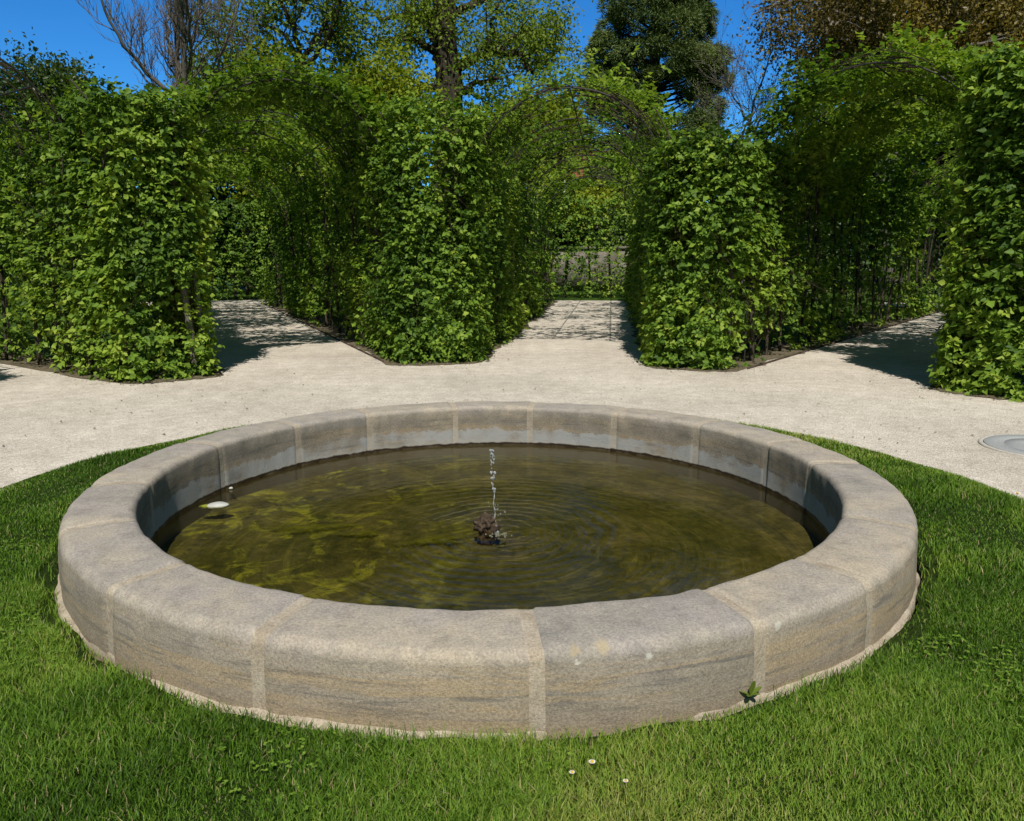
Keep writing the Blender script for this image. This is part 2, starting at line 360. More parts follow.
# ------------------------------------------------------------------ ground: far lawn, gravel, paths, turf ring, beds
N_WALK = [-53, -23, 7, 37]             # the radiating walks
WEDGE = {'outer': -68, 'first': -38, 'second': -8, 'third': 22, 'fourth': 52}
HALF = 1.35                            # half the clear width of a walk
def disc(r0, r1, z, name, mat, n=160, centre=BC, rings=2):
    th = np.linspace(0, 2 * PI, n, endpoint=False); rr = np.linspace(r0, r1, rings)
    V = np.stack([centre[0] + rr[None] * np.sin(th)[:, None], centre[1] + rr[None] * np.cos(th)[:, None], np.full((n, rings), z)], -1)
    return MB().add(V.reshape(-1, 3), [grid_faces(n, rings, True)]).build(name, mat, None, False)
n = 160; th = np.linspace(0, 2 * PI, n, endpoint=False); rr = np.array((2.41, 9., 40., 150., 600.))   # the sheet is open where the basin is sunk into it
V = np.stack([BC[0] + rr[None] * np.sin(th)[:, None], BC[1] + rr[None] * np.cos(th)[:, None], np.zeros((n, 5))], -1)
struct(MB().add(V.reshape(-1, 3), [grid_faces(n, 5, True)]).build('ground', M['meadow'], None, False))
# gravel plaza with radiating walks, one sheet: outline radius by angle would overlap, so plaza and walks butt at r = 10.2
struct(disc(2.5, 8.6, .004, 'gravel_plaza', M['gravel']))
for a in N_WALK:
    ar = math.radians(a); d = np.array((math.sin(ar), math.cos(ar), 0)); s = np.array((math.cos(ar), -math.sin(ar), 0))
    q = []
    for t in np.linspace(-1, 1, 9) * (HALF + .22):
        for r in np.linspace(math.sqrt(8.59 ** 2 - t * t), 25.2, 10): q.append(BC + d * r + s * t + np.array((0, 0, .005)))
    struct(MB().add(q, [grid_faces(9, 10)[:, ::-1]]).build('gravel_walk', M['gravel'], None, False))
for a0, a1 in ((-29, -17), (29, 46)):
    th = np.radians(np.linspace(a0, a1, 30))
    V = np.stack([np.stack([BC[0] + r * np.sin(th), BC[1] + r * np.cos(th), np.full(30, .007)], -1) for r in (25.0, 27.2)], 1)
    struct(MB().add(V.reshape(-1, 3), [grid_faces(30, 2)]).build('cross_walk', M['gravel'], None, False))
# turf ring round the basin: gently domed, slightly ragged edge
n = 240; th = np.linspace(0, 2 * PI, n, endpoint=False); rr = np.array((2.405, 2.45, 2.6, 3.0, 3.3, 3.43, 3.48))
zz = np.array((.012, .03, .045, .05, .045, .03, .006))
wob = .02 * np.sin(th * 23 + 1) + .015 * np.sin(th * 41)
V = np.stack([BC[0] + (rr[None] + wob[:, None] * np.array((.6, .6, 0, 0, 0, 1, 1))) * np.sin(th)[:, None], BC[1] + (rr[None] + wob[:, None] * np.array((.6, .6, 0, 0, 0, 1, 1))) * np.cos(th)[:, None], np.broadcast_to(zz, (n, 7))], -1)
struct(MB().add(V.reshape(-1, 3), [grid_faces(n, 7, True)]).build('lawn_soil', M['lawn']))

# planting beds under the hedges
def wedge_pt(ac, r, side, inset):
    """point at distance r along the walk that bounds wedge ac on `side`, `inset` metres beyond the walk's edge"""
    aw = math.radians(ac + side * 15); d = np.array((math.sin(aw), math.cos(aw), 0)); s = np.array((math.cos(aw), -math.sin(aw), 0))
    return BC + d * r - s * side * (HALF + inset)
R0 = {-68: 7.2, -38: 7.15, -8: 7.35, 22: 7.2, 52: 7.2}
for ac in WEDGE.values():
    q = []
    for side in (-1, 1):
        for r in np.linspace(R0[ac] - .12, 24.9, 60): q.append((wedge_pt(ac, r, side, -.13 + .035 * math.sin(r * 3) + .05 * R.normal()), wedge_pt(ac, r, side, .62)))
    V = np.array(q).reshape(-1, 3); V[:, 2] = .008
    mb = MB(); mb.add(V, [grid_faces(60, 2), grid_faces(60, 2)[:, ::-1] + 120])
    a, b = V[0].copy(), V[120].copy(); mid = (a + b) / 2; ax = norm(mid - BC); 
    # nose of the bed
    nose = [a] + [a + (b - a) * t - ax * (.17 * math.sin(t * PI) ** .5 + .03 * R.normal()) for t in np.linspace(.06, .94, 16)] + [b, V[128].copy(), V[8].copy()]
    for p in nose: p[2] = .0105
    mb.add(nose, [np.arange(len(nose))[::-1][None]])
    struct(mb.build('bed_soil', M['soil'], None, False))
    # thin edging strip along the walk
for ac, side, lab in ((-8, -1, 'low rusty edging strip beside the pale gravel walk that runs off obliquely'), (22, 1, 'low rusty edging strip by the shaded walk with sunlit lawn at its end')):
    mb = MB()
    P = np.array([wedge_pt(ac, r, side, -.17) for r in np.linspace(R0[ac] + .2, 24.8, 30)]); P[:, 2] = .012
    for i in range(29):
        a, b = P[i], P[i + 1]; box(mb, (a + b) / 2, (np.linalg.norm(b - a), .016, .04), math.atan2(b[1] - a[1], b[0] - a[0]))
    tag(mb.build('path_edging', M['edging'], None, False), lab, 'edging', 'path edging strips')

# ------------------------------------------------------------------ the basin
basin = empty('fountain_basin', BC, 'large round weathered sandstone fountain basin set in the turf ring', 'fountain basin')
JT = [-160.9, -141, -119.6, -99.6, -72, -50.5, -32, -10.7, 7.6, 28.9, 50.5, 71, 86.6, 118, 138.5, 154.5, 175.2]
RO, RI, TOP = 2.375, 2.012, .318
def profile():
    p = [(RO + .004, -.05), (RO + .004, .04), (RO + .002, .10), (RO, .16), (RO - .003, .21), (RO - .008, .24)]
    for t in np.linspace(0, 90, 7): p.append((RO - .058 + .050 * math.cos(math.radians(t)), .262 + .050 * math.sin(math.radians(t))))
    p += [(2.28, .314), (2.22, .3165), (2.16, .318), (2.10, .318), (2.065, .317)]
    for t in np.linspace(90, 180, 6): p.append((RI + .040 + .038 * math.cos(math.radians(t)), .278 + .038 * math.sin(math.radians(t))))
    p += [(RI + .001, .22), (RI, .16), (RI, .08), (RI, .02), (RI, -.03), (RI, -.12), (RI, -.36)]
    return np.array(p)
PR = profile(); tg = norm(np.gradient(PR, axis=0)); PN = np.stack([tg[:, 1], -tg[:, 0]], -1)
def ring_piece(a0, a1, inset, nseg, amp, seed, ends=True, dr=0, dz=0, tilt=0):
    t = np.radians(np.linspace(a0, a1, nseg)); arc = np.abs(np.minimum(t - t[0], t[-1] - t)) * 2.2
    q = np.clip(1 - arc / .022, 0, 1) ** 2 * .012 if ends else arc * 0
    P = PR[None] - PN[None] * (inset + q[:, None, None])
    V = np.stack([P[..., 0] * np.sin(t)[:, None], P[..., 0] * np.cos(t)[:, None], P[..., 1]], -1)
    N3 = np.stack([PN[None, :, 0] * np.sin(t)[:, None], PN[None, :, 0] * np.cos(t)[:, None], np.broadcast_to(PN[None, :, 1], (nseg, len(PR)))], -1)
    edge = np.clip(1 - np.minimum(np.abs(P[..., 0] - RO + .02), np.abs(P[..., 0] - RI - .012)) / .03, 0, 1) * np.clip((P[..., 1] - .2) / .06, 0, 1)
    e = amp * (sn(V, 5.5, seed) + .6 * sn(V, 15, seed + 1) + .4 * sn(V, 40, seed + 2) - edge * 1.6 * np.clip(sn(V, 26, seed + 3) - .2, 0, 2))
    V = V + N3 * e[..., None]
    rad = norm(V * np.array((1, 1, 0)))
    V = V + rad * dr; V[..., 2] += dz * np.clip(V[..., 2] / .2, 0, 1)
    return V.reshape(-1, 3), grid_faces(nseg, len(PR))
for i, a in enumerate(JT):
    b = JT[(i + 1) % len(JT)]; b = b + 360 if b < a else b
    g = np.random.default_rng(100 + i)
    ga, gb = .27 + .14 * g.random(), .27 + .14 * g.random()
    e = np.concatenate([[0, .1, .25, .5], np.linspace(1, b - a - ga - gb - 1, 26), (b - a - ga - gb) - np.array((.5, .25, .1, 0))]) / (b - a - ga - gb)
    V, f = ring_piece(a + ga, b - gb, 0, 34, .0032, 500, True, g.normal() * .0015, g.normal() * .0015)
    MB().add(V, [f]).build('coping_stone', M['stone'], basin)
V, f = ring_piece(-180, 180, .0055, 720, .0032, 500, False)
MB().add(V, [f]).build('mortar', M['mortar'], basin)
# ragged mortar footing at the foot of the wall
n = 300; th = np.linspace(0, 2 * PI, n, endpoint=False)
base = np.stack([np.sin(th), np.cos(th), th * 0], -1)
wd = .014 + .020 * sn(base * 2.4, 3.0, 5) + .014 * sn(base * 2.4, 11, 6) + .010 * sn(base * 2.4, 30, 8)
wd = np.clip(wd, .004, .08)
rows = []
for k_, z in ((0., .034), (.35, .030), (.75, .022), (1., .012), (1.08, -.02)):
    r = RO - .01 + (wd + .01) * k_
    rows.append(np.stack([r * np.sin(th), r * np.cos(th), z + .006 * sn(base * 2.4 + z, 18, 9) + th * 0], -1))
V = np.stack(rows, 1)
MB().add(V.reshape(-1, 3), [grid_faces(n, 5, True)]).build('footing', M['mortar'], basin)
n = 96; th = np.linspace(0, 2 * PI, n, endpoint=False); rr = np.linspace(0.02, RI + .03, 24)
V = np.stack([rr[None] * np.sin(th)[:, None], rr[None] * np.cos(th)[:, None], np.broadcast_to(-.115 - .0 * rr, (n, 24))], -1).reshape(-1, 3)
V[:, 2] += .010 * sn(V, 3, 21) + .005 * sn(V, 9, 22)
MB().add(V, [grid_faces(n, 24, True)]).build('basin_floor', M['floor'], basin)
wat = MB(); rr = np.linspace(0, RI + .012, 30); n = 128; th = np.linspace(0, 2 * PI, n, endpoint=False)
V = np.stack([rr[None] * np.sin(th)[:, None], rr[None] * np.cos(th)[:, None], np.zeros((n, 30))], -1).reshape(-1, 3)
V[:, 2] = 0
wat.add(V, [grid_faces(n, 30, True)])
w = wat.build('water', M['water']); w.location = BC + np.array((0, 0, -.02)); struct(w)

def blob(mb, c, s, seed, amp=.2, f=2.5, nu=18, nv=12, tint=.5, rot=0):
    u = np.linspace(0, 2 * PI, nu, endpoint=False); v = np.linspace(.02, PI - .02, nv)
    D = np.stack([np.cos(u)[:, None] * np.sin(v), np.sin(u)[:, None] * np.sin(v), np.broadcast_to(np.cos(v), (nu, nv))], -1)
    rr = 1 + amp * sn(D, f, seed) + amp * .5 * sn(D, f * 3, seed + 1)
    V = (D * rr[..., None]).reshape(-1, 3) * np.asarray(s)
    cr, sr = math.cos(rot), math.sin(rot)
    V = np.stack([V[:, 0] * cr - V[:, 1] * sr, V[:, 0] * sr + V[:, 1] * cr, V[:, 2]], -1) + np.asarray(c)
    mb.add(V, [grid_faces(nu, nv, True)[:, ::-1]], tint)
# spouting rock, jet, splash
NZ = np.array((-.155, 4.62, -.02))
nz = empty('nozzle_rock', NZ, 'dark wet lump of tufa rock with the water spout in mid basin', 'rock')
mb = MB(); blob(mb, (0, .01, .035), (.052, .047, .052), 31, .30, 5.5, 34, 24); blob(mb, (.035, -.01, .0), (.045, .04, .045), 33, .3, 5, 28, 20); blob(mb, (-.03, .015, .015), (.042, .04, .04), 35, .32, 5, 28, 20); blob(mb, (0, 0, -.05), (.05, .045, .05), 37, .2, 3); tube(mb, [(0, 0, -.10), (0, 0, -.04)], .022, 10)
mb.build('rock_body', M['rock'], nz)
mb = MB(); tube(mb, [(.045, 0, .0), (.047, 0, .06), (.048, 0, .078)], [.012, .011, .010], 10, cap=True); mb.build('spout', M['pipe'], nz)
jet = empty('water_jet', NZ + np.array((.05, 0, .075)), 'thin broken jet of clear water rising from the spout rock', 'water jet')
mb = MB(); H = .40
zs = np.linspace(0, H, 46); g = np.random.default_rng(4)
px = -.018 * (zs / H) ** 1.3 + .004 * np.sin(zs * 55)
rad = np.where(zs < .20, .0035 + .0016 * np.sin(zs * 160), .0042 * (.55 + .6 * np.sin(zs * 120) ** 2))
tube(mb, np.stack([px, .003 * np.sin(zs * 40), zs], -1)[:24], rad[:24], 6)
for i in range(46):
    z = g.uniform(.16, H) if i < 36 else H + g.uniform(-.02, .02)
    blob(mb, (np.interp(z, zs, px) + g.normal() * .006, g.normal() * .006, z), np.array((1, 1, 1.5)) * g.uniform(.0028, .0068), 60 + i, .12, 2, 8, 6)
for i in range(14):
    blob(mb, (g.normal() * .03 + .01, g.normal() * .03, g.uniform(-.04, .10)), np.array((1, 1, 1.3)) * g.uniform(.002, .0045), 160 + i, .1, 2, 6, 5)
mb.build('jet_stream', M['drop'], jet)
mb = MB()
for i in range(90):
    a, r = g.uniform(0, 6.28), abs(g.normal()) * .036
    blob(mb, (.012 + r * math.cos(a), -.045 + r * math.sin(a) * .8, -.092 + g.uniform(0, .028) * math.exp(-r / .03)), np.array((1, 1, .8)) * g.uniform(.003, .008), 260 + i, .15, 2, 8, 6)
mb.build('splash', M['drop'], jet)
# pale stone breaking the surface by the wall
ps = empty('pale_stone', (-1.955, 5.10, -.02), 'small pale flat stone breaking the water by the shaded inner wall', 'stone')
mb = MB(); blob(mb, (0, 0, -.004), (.075, .045, .022), 41, .12, 2, 24, 14, rot=.25); mb.build('stone_body', M['pale_stone'], ps)
mb = MB(); blob(mb, (-.055, -.008, -.006), (.06, .028, .010), 43, .3, 4, 24, 10, rot=.2); mb.build('algae_fringe', M['moss'], ps)
pb = MB(); blob(pb, (0, 0, .0), (.014, .012, .009), 45, .15, 2.5); b = pb.build('pebble', M['pale_stone']); b.location = (*pol(-71, 1.985)[:2], -.012)
tag(b, 'tiny pebble lodged at the waterline under a mortar joint', 'pebble')
# floating algae skins
for (x, y, sx, sy, rot, sd, lab) in ((-1.28, 4.85, .34, .09, .12, 51, 'long yellow-green tongue of algae sunk in front of the pale stone'), (-.48, 4.62, .26, .11, .35, 52, 'yellow-green algae cushion sunk beside the spout rock'), (-.92, 4.75, .17, .08, -.1, 53, 'small algae cushion sunk midway between pale stone and spout rock')):
    mb = MB(); n = 60; th = np.linspace(0, 2 * PI, n, endpoint=False); D = np.stack([np.cos(th), np.sin(th), th * 0], -1)
    rr = 1 + .3 * sn(D, 2.5, sd) + .2 * sn(D, 7, sd + 9)
    rings = np.stack([np.stack([sx * rr * q * np.cos(th), sy * rr * q * np.sin(th), .001 - .010 * q + th * 0], -1) for q in (.05, .4, .75, 1.)], 1)
    rings[..., 2] += .003 * sn(rings, 20, sd) - .068
    mb.add(rings.reshape(-1, 3), [grid_faces(n, 4, True)], np.tile((1., .75, .35, 0.), n))
    o = mb.build('algae_mat', M['sunk_moss']); o.location = (x, y, -.02); o.rotation_euler.z = rot
    tag(o, lab, 'algae', 'algae cushions in the basin')

# ------------------------------------------------------------------ turf blades, daisies, weed, manhole
def blades(mb, P, h, w, g):
    n = len(P); a = g.uniform(0, 2 * PI, n); S = np.stack([np.cos(a), np.sin(a), a * 0], -1)
    b = a + PI / 2 + g.normal(size=n) * .6; lean = np.stack([np.cos(b), np.sin(b), b * 0], -1) * (h * g.uniform(.15, .95, n))[:, None]
    up = np.array((0, 0, 1.)) * h[:, None]; w = w[:, None]
    v = np.stack([P - S * w, P + S * w, P + up * .55 + lean * .28 - S * w * .75, P + up * .55 + lean * .28 + S * w * .75, P + up * .9 + lean], 1)
    i = np.arange(n)[:, None] * 5
    t = np.clip(.36 + .20 * sn(P, 2.2, 71) + .16 * sn(P, 8, 73) + g.normal(size=n) * .20, 0, .86); t = np.clip(t + .22 * np.clip(sn(P, 1.9, 75) - .35, 0, 1), 0, .9); t[g.random(n) < .03] = 1
    mb.add(v.reshape(-1, 3), [np.concatenate([i + np.array((0, 1, 3)), i + np.array((0, 3, 2)), i + np.array((2, 3, 4))])], np.repeat(t, 5))
g = np.random.default_rng(9); mb = MB()
def ring_pts(n, r0, r1, cond):
    r = np.sqrt(g.uniform(r0 ** 2, r1 ** 2, n)); a = g.uniform(-PI, PI, n)
    P = np.stack([BC[0] + r * np.sin(a), BC[1] + r * np.cos(a), np.interp(r, (2.40, 2.45, 2.6, 3.3, 3.43, 3.50), (.01, .03, .045, .045, .03, .004))], -1)
    e = .5 + .5 * sn(P, 8, 61)
    keep = cond(P) & ~((r < 2.445 + .05 * e) & (g.random(n) < .85))
    return P[keep], r[keep]
for n, cond, hs, ws in ((260000, lambda P: (P[:, 1] < 3.6), .031, .0017), (150000, lambda P: (P[:, 1] >= 3.6) & (P[:, 1] < 5.8), .031, .0023), (80000, lambda P: P[:, 1] >= 5.8, .030, .0030)):
    P, r = ring_pts(int(n * (2.9 if n > 2e5 else 1.8)), 2.40, 3.50, cond)
    tall = 1.05 + .35 * sn(P, 4.5, 63) + .35 * sn(P, 14, 64)
    hh = hs * .9 * np.clip(tall, .5, 1.7) * g.uniform(.55, 1.5, len(P)) * np.where(r < 2.52, 1.15, 1) * np.where(r > 3.38, .75, 1)
    blades(mb, P, hh, ws * g.uniform(.7, 1.4, len(P)), g)
P, r = ring_pts(9000, 2.45, 3.45, lambda P: P[:, 1] < 5)          # clover among the grass
P = P[sn(P, 3.5, 81) > .35]; P[:, 2] += g.uniform(.01, .03, len(P))
for q in range(3):
    a = g.uniform(0, 6.28, len(P)); D = np.stack([np.cos(a), np.sin(a), a * 0 + .15], -1)
    leaves(mb, P, D, np.array((0, 0, 1.)) + g.normal(size=(len(P), 3)) * .2, .013, .012, .05, g.uniform(.45, .8, len(P)))
o = mb.build('lawn_grass', M['grass'], None, False); tag(o, 'short lush green turf growing in a ring round the stone basin', 'grass', None, 'stuff')

DZ = .05
for (x, y, rr_, lab) in ((.18, 2.15, .0095, 'smallish white daisy, leftmost of the cluster in the near turf'), (.245, 2.20, .012, 'fully open white daisy, largest of those in the near turf'), (.335, 2.11, .009, 'half closed white daisy lowest in the near turf'),
                         (2.74, 6.66, .016, 'white daisy in the turf behind the basin near the gravel edge'), (3.30, 5.03, .018, 'white daisy at the gravel edge in line with the manhole cover')):
    e = empty('daisy', (x, y, .055), lab, 'daisy', 'daisies in the turf'); g = np.random.default_rng(int(x * 1000))
    mb = MB(); tube(mb, [(0, 0, -.04), (.002, 0, .006), (0, .001, .026)], .0012, 5); mb.build('stem', M['weed'], e)
    mb = MB(); a = np.linspace(0, 2 * PI, 18, endpoint=False); D = np.stack([np.cos(a), np.sin(a), a * 0 + .35], -1)
    leaves(mb, np.tile((0, 0, .026), (18, 1)) + D * .001, D, np.tile((0, -.1, 1.), (18, 1)), rr_ * .95, rr_ * .38, .05)
    mb.build('petals', M['petal'], e, False)
    mb = MB(); blob(mb, (0, 0, .0285), (rr_ * .48, rr_ * .48, rr_ * .36), 3, .05); mb.build('flower_eye', M['daisy_eye'], e)
def leafy(name, loc, lab, cat, spec, mat='weed'):
    e = empty(name, loc, lab, cat); k_ = MB()
    for (az, tilt, L, W) in spec:
        az = math.radians(az); D = np.array((math.cos(az), math.sin(az), 0)); n_ = 7; t = np.linspace(0, 1, n_)
        cen = D[None] * (np.sin(t * 1.2) * L * math.cos(math.radians(tilt)))[:, None] + np.array((0, 0, 1.))[None] * (L * math.sin(math.radians(tilt)) * (t - .25 * t ** 2))[:, None]
        S = np.array((-D[1], D[0], 0)); wv = W * np.sin(np.clip(t, .03, 1) ** .8 * PI * .97) * .5 + .002
        V = np.stack([cen - S * wv[:, None] + np.array((0, 0, 1)) * (wv * .35)[:, None], cen, cen + S * wv[:, None] + np.array((0, 0, 1)) * (wv * .35)[:, None]], 1)
        k_.add(V.reshape(-1, 3), [grid_faces(n_, 3)], R.uniform(.2, .9))
    k_.build('leaf_rosette', M[mat], e); e.scale = (.82, .82, .82); return e
leafy('weed', (.862, 2.642, .045), 'small broad-leaved weed with one upright leaf at the foot of the basin', 'weed', [(-60, 82, .10, .032), (20, 35, .07, .022), (190, 30, .07, .022), (240, 25, .06, .02), (320, 30, .05, .02), (60, 55, .045, .018)])
leafy('weed', (1.93, 3.43, .03), 'tiny reddish weed seedling by the footing where the bare soil shows', 'weed', [(30, 50, .05, .018), (150, 40, .06, .018), (270, 45, .05, .018)])
# dry leaf litter blown against the beds and thinly over the gravel
mb = MB(); P = []
for ac in WEDGE.values():
    for side in (-1, 1):
        for r in R0[ac] + R.random(130) ** 2 * 9: P.append(wedge_pt(ac, r, side, -.05 - abs(R.normal()) * .16))
    a, b = wedge_pt(ac, R0[ac] - .1, -1, 0), wedge_pt(ac, R0[ac] - .1, 1, 0); ax = norm(BC - (a + b) / 2)
    for _ in range(120): P.append(a + (b - a) * R.uniform(-.1, 1.1) + ax * (.02 + abs(R.normal()) * .18))
for _ in range(420): P.append(pol(R.uniform(-75, 65), R.uniform(3.7, 8.4)))
P = np.array(P); P[:, 2] = .014; n = len(P); a = R.uniform(0, 6.28, n)
leaves(mb, P, np.stack([np.cos(a), np.sin(a), R.uniform(0, .35, n)], -1), np.array((0, 0, 1.)) + R.normal(size=(n, 3)) * .3, R.uniform(.012, .042, n), R.uniform(.008, .022, n), .1, R.random(n))
tag(mb.build('leaf_litter', M['litter'], None, False), 'dry brown leaf litter scattered over the pale gravel and along the beds', 'leaf litter', None, 'stuff')
# manhole
mh = empty('manhole_cover', (4.52, 6.62, .004), 'round grey manhole cover set flush in the pale gravel', 'manhole cover')
def lathe(mb, prof, n=64):
    th = np.linspace(0, 2 * PI, n, endpoint=False); p = np.array(prof)
    V = np.stack([p[None, :, 0] * np.cos(th)[:, None], p[None, :, 0] * np.sin(th)[:, None], np.broadcast_to(p[None, :, 1], (n, len(p)))], -1)
    mb.add(V.reshape(-1, 3), [grid_faces(n, len(p), True)])
mb = MB(); lathe(mb, [(.485, -.01), (.485, .008), (.48, .013), (.452, .013), (.448, .006)]); mb.build('cover_frame', M['concrete'], mh)
mb = MB(); lathe(mb, [(.444, .0), (.444, .013), (.440, .016), (.30, .016), (.298, .012), (.290, .012), (.288, .016), (.12, .017), (.118, .013), (.11, .013), (.108, .017), (.001, .017)])
mb.build('cover_plate', M['iron'], mh)

# ------------------------------------------------------------------ hornbeam hedges: a wedge between each two walks
RW = 24.6                                                # outer end of the tunnel walls
HTOP = {-68: 3.8, -38: 3.65, -8: 3.85, 22: 3.2, 52: 3.85}
LAB = {-68: 'hornbeam hedge wedge on the far side of the walk cut off by the picture edge', -38: 'wedge of hornbeam hedge with a bare grey stem showing at its corner', -8: 'wedge of bright hornbeam hedge directly behind the fountain, between two walks',
       22: 'wedge of hornbeam hedge with a low gappy top, sky showing above it', 52: 'wedge of bright large-leaved hornbeam hedge beside the deeply shaded walk, beyond the manhole'}
SPR, HR = 2.62, 1.5                                      # springing height and radius of the hoops
def wdir(ac, side):
    aw = math.radians(ac + side * 15); d = np.array((math.sin(aw), math.cos(aw), 0)); s = np.array((math.cos(aw), -math.sin(aw), 0))
    return d, -s * side                                  # along the walk, and from the walk into the hedge
def keepn(C, seed, base, amp, f=1.6): return R.random(len(C)) < np.clip(base + amp * sn(C, f, seed), .02, 1)
for ac in WEDGE.values():
    t = empty('hornbeam_hedge', pol(ac, R0[ac] + 1, 0), LAB[ac], 'hedge', 'hornbeam hedges between the walks'); org = np.array(t.location)
    mb = MB(); r0 = R0[ac]; top = HTOP[ac]
    # front face of the wedge
    a, b = wedge_pt(ac, r0, -1, .02), wedge_pt(ac, r0, 1, .02); wd_ = np.linalg.norm(b - a); out = norm(BC - (a + b) / 2)
    n = int(wd_ * top * 175 * 2.4); u = R.random(n); z = .06 + (top - .06) * R.random(n)
    C = a + (b - a) * u[:, None] - out * (np.abs(R.normal(size=n)) * .11)[:, None] + np.array((0, 0, 1.)) * z[:, None]
    C -= out * (.25 * (np.abs(u - .5) * 2) ** 3)[:, None] * .6
    C += out * (.05 * sn(C, 2.3, 900 + ac) + .06 * sn(C, 6.5, 905 + ac))[:, None]
    C = C[keepn(C, 910 + ac, .82 if ac != -38 else .62, .45) & keepn(C, 915 + ac, .75, .75, 6.0)]
    C = C[~((C[:, 2] > top - .5) & (R.random(len(C)) < .4))]
    sprays(mb, C, np.tile(out, (len(C), 1)), 6, .082 if ac != 52 else .094, .16, 920 + ac)
    n = int(75 * wd_); u = R.random(n)                # leafy shoots along the foot and the top
    C = a + (b - a) * u[:, None] + out * (R.normal(size=n) * .08)[:, None]; C[:, 2] = R.random(n) ** 1.5 * .6 + .04
    sprays(mb, C, np.tile(out, (n, 1)), 6, .085, .2, 930 + ac)
    # walls along the walks
    for side in (-1, 1):
        d, s = wdir(ac, side)
        for (ra, rb, dens, Lf, k_) in ((r0, r0 + 2.6, 210, .092, 6), (r0 + 2.6, 13.5, 125, .10, 5), (13.5, RW, 62, .135, 4)):
            n = int((rb - ra) * 3.1 * dens); r = R.uniform(ra, rb, n); z = .05 + R.random(n) * 3.05
            C = BC + d * r[:, None] + s * (HALF + .02 + np.abs(R.normal(size=n)) * .14 + .08 * sn(np.stack([r, z, r * 0], -1), 2.0, 940 + ac + side))[:, None]; C[:, 2] = z
            C = C[keepn(C, 950 + ac + side, {(22, 1): .36, (-8, 1): .5, (-8, -1): .42, (-38, 1): .45, (-38, -1): .55}.get((ac, side), .7), .5) & keepn(C, 955 + ac + side, .8, .7, 5.0)]
            sprays(mb, C, np.tile(-s, (len(C), 1)), k_, Lf, .2, 960 + ac)
            n2 = int(n * .35); r = R.uniform(ra, rb, n2); r = r[(r * math.sin(math.radians(15)) - HALF) > .55]  # the hidden back of the wall
            z = .1 + R.random(len(r)) * 3.3
            C = BC + d * r[:, None] + s * (HALF + .5 - np.abs(R.normal(size=len(r))) * .1)[:, None]; C[:, 2] = z
            sprays(mb, C, np.tile(s, (len(C), 1)), 4, Lf * 1.15, .2, 970 + ac)
        n = int(1.1 * top * 260 * {(22, 1): .4, (-8, -1): .45, (-38, 1): .5}.get((ac, side), 1)); r = r0 + R.random(n) ** 1.6 * 1.2; z = .05 + R.random(n) * (top - .1)      # clipped corner return
        C = BC + d * r[:, None] + s * (HALF + .03 + np.abs(R.normal(size=n)) * .10)[:, None]; C[:, 2] = z
        C = C[keepn(C, 957 + ac + side, .8, .6, 5.0)]
        sprays(mb, C, np.tile(-s, (len(C), 1)), 6, .09, .16, 960 + ac)
    # body and top of the wedge nose
    n = 2800; r = R.uniform(r0 + .2, r0 + 4.6, n); hw = np.maximum(r * math.sin(math.radians(15)) - HALF, .1)
    ax = norm((a + b) / 2 - BC); sx = np.array((ax[1], -ax[0], 0))
    C = BC + ax * r[:, None] + sx * (R.uniform(-1, 1, n) * hw)[:, None]; C[:, 2] = np.where(R.random(n) < .45, top - np.abs(R.normal(size=n)) * .22, R.uniform(.5, top, n))
    C = C[keepn(C, 980 + ac, .8, .6)]
    sprays(mb, C, norm(R.normal(size=(len(C), 3)) + np.array((0, 0, 1.))), 6, .09, .2, 985 + ac)
    mb.build('foliage', M['hornbeam'], t, False, org)
    # thin dark twigs inside
    mb = MB(); n = 1500
    side = R.choice((-1, 1), n); r = np.where(R.random(n) < .4, R.uniform(r0 + .1, r0 + 2.5, n), R.uniform(r0 + .1, RW, n))
    for i in range(n):
        d, s = wdir(ac, side[i]); p = BC + d * r[i] + s * (HALF + R.uniform(.08, .4)); p[2] = R.uniform(.1, 3.0)
        v = norm(d * R.normal() * .6 + s * R.normal() * .25 + np.array((0, 0, abs(R.normal()) * .7 + .25))); L = R.uniform(.3, .8)
        P = np.array([p, p + v * L * .5 + R.normal(size=3) * .02, p + v * L + R.normal(size=3) * .04]); P[:, 2] = np.minimum(P[:, 2], top - .05)
        tube(mb, P, (.006, .0045, .002), 3)
    mb.build('brushwood', M['twig'], t, True, org)
    for side in (-1, 1):
        d, s = wdir(ac, side)
        for r in np.arange(r0 + .28, RW, .85):
            r = r + R.normal() * .06; p = BC + d * r + s * (HALF + .17 + R.normal() * .04)
            zs = np.linspace(-.03, 2.7, 9); lean = R.normal(size=2) * .03
            P = np.stack([p[0] + lean[0] * zs + .03 * np.sin(zs * 1.7 + r), p[1] + lean[1] * zs + .03 * np.cos(zs * 2.1 + r), zs], -1)
            # trained over along the hoop
            for q in np.linspace(10, 38, 3):
                q = math.radians(q); rr2 = HR + .1
                P = np.vstack([P, BC + d * (r + .05 * R.normal()) + s * (rr2 * math.cos(q)) + np.array((lean[0] * 3, lean[1] * 3, SPR + .1 + rr2 * math.sin(q)))])
            mb = MB(); tube(mb, P, np.linspace(.036, .009, len(P)) * R.uniform(.7, 1.25), 7); mb.build('stem', M['stem'], t, True, org)
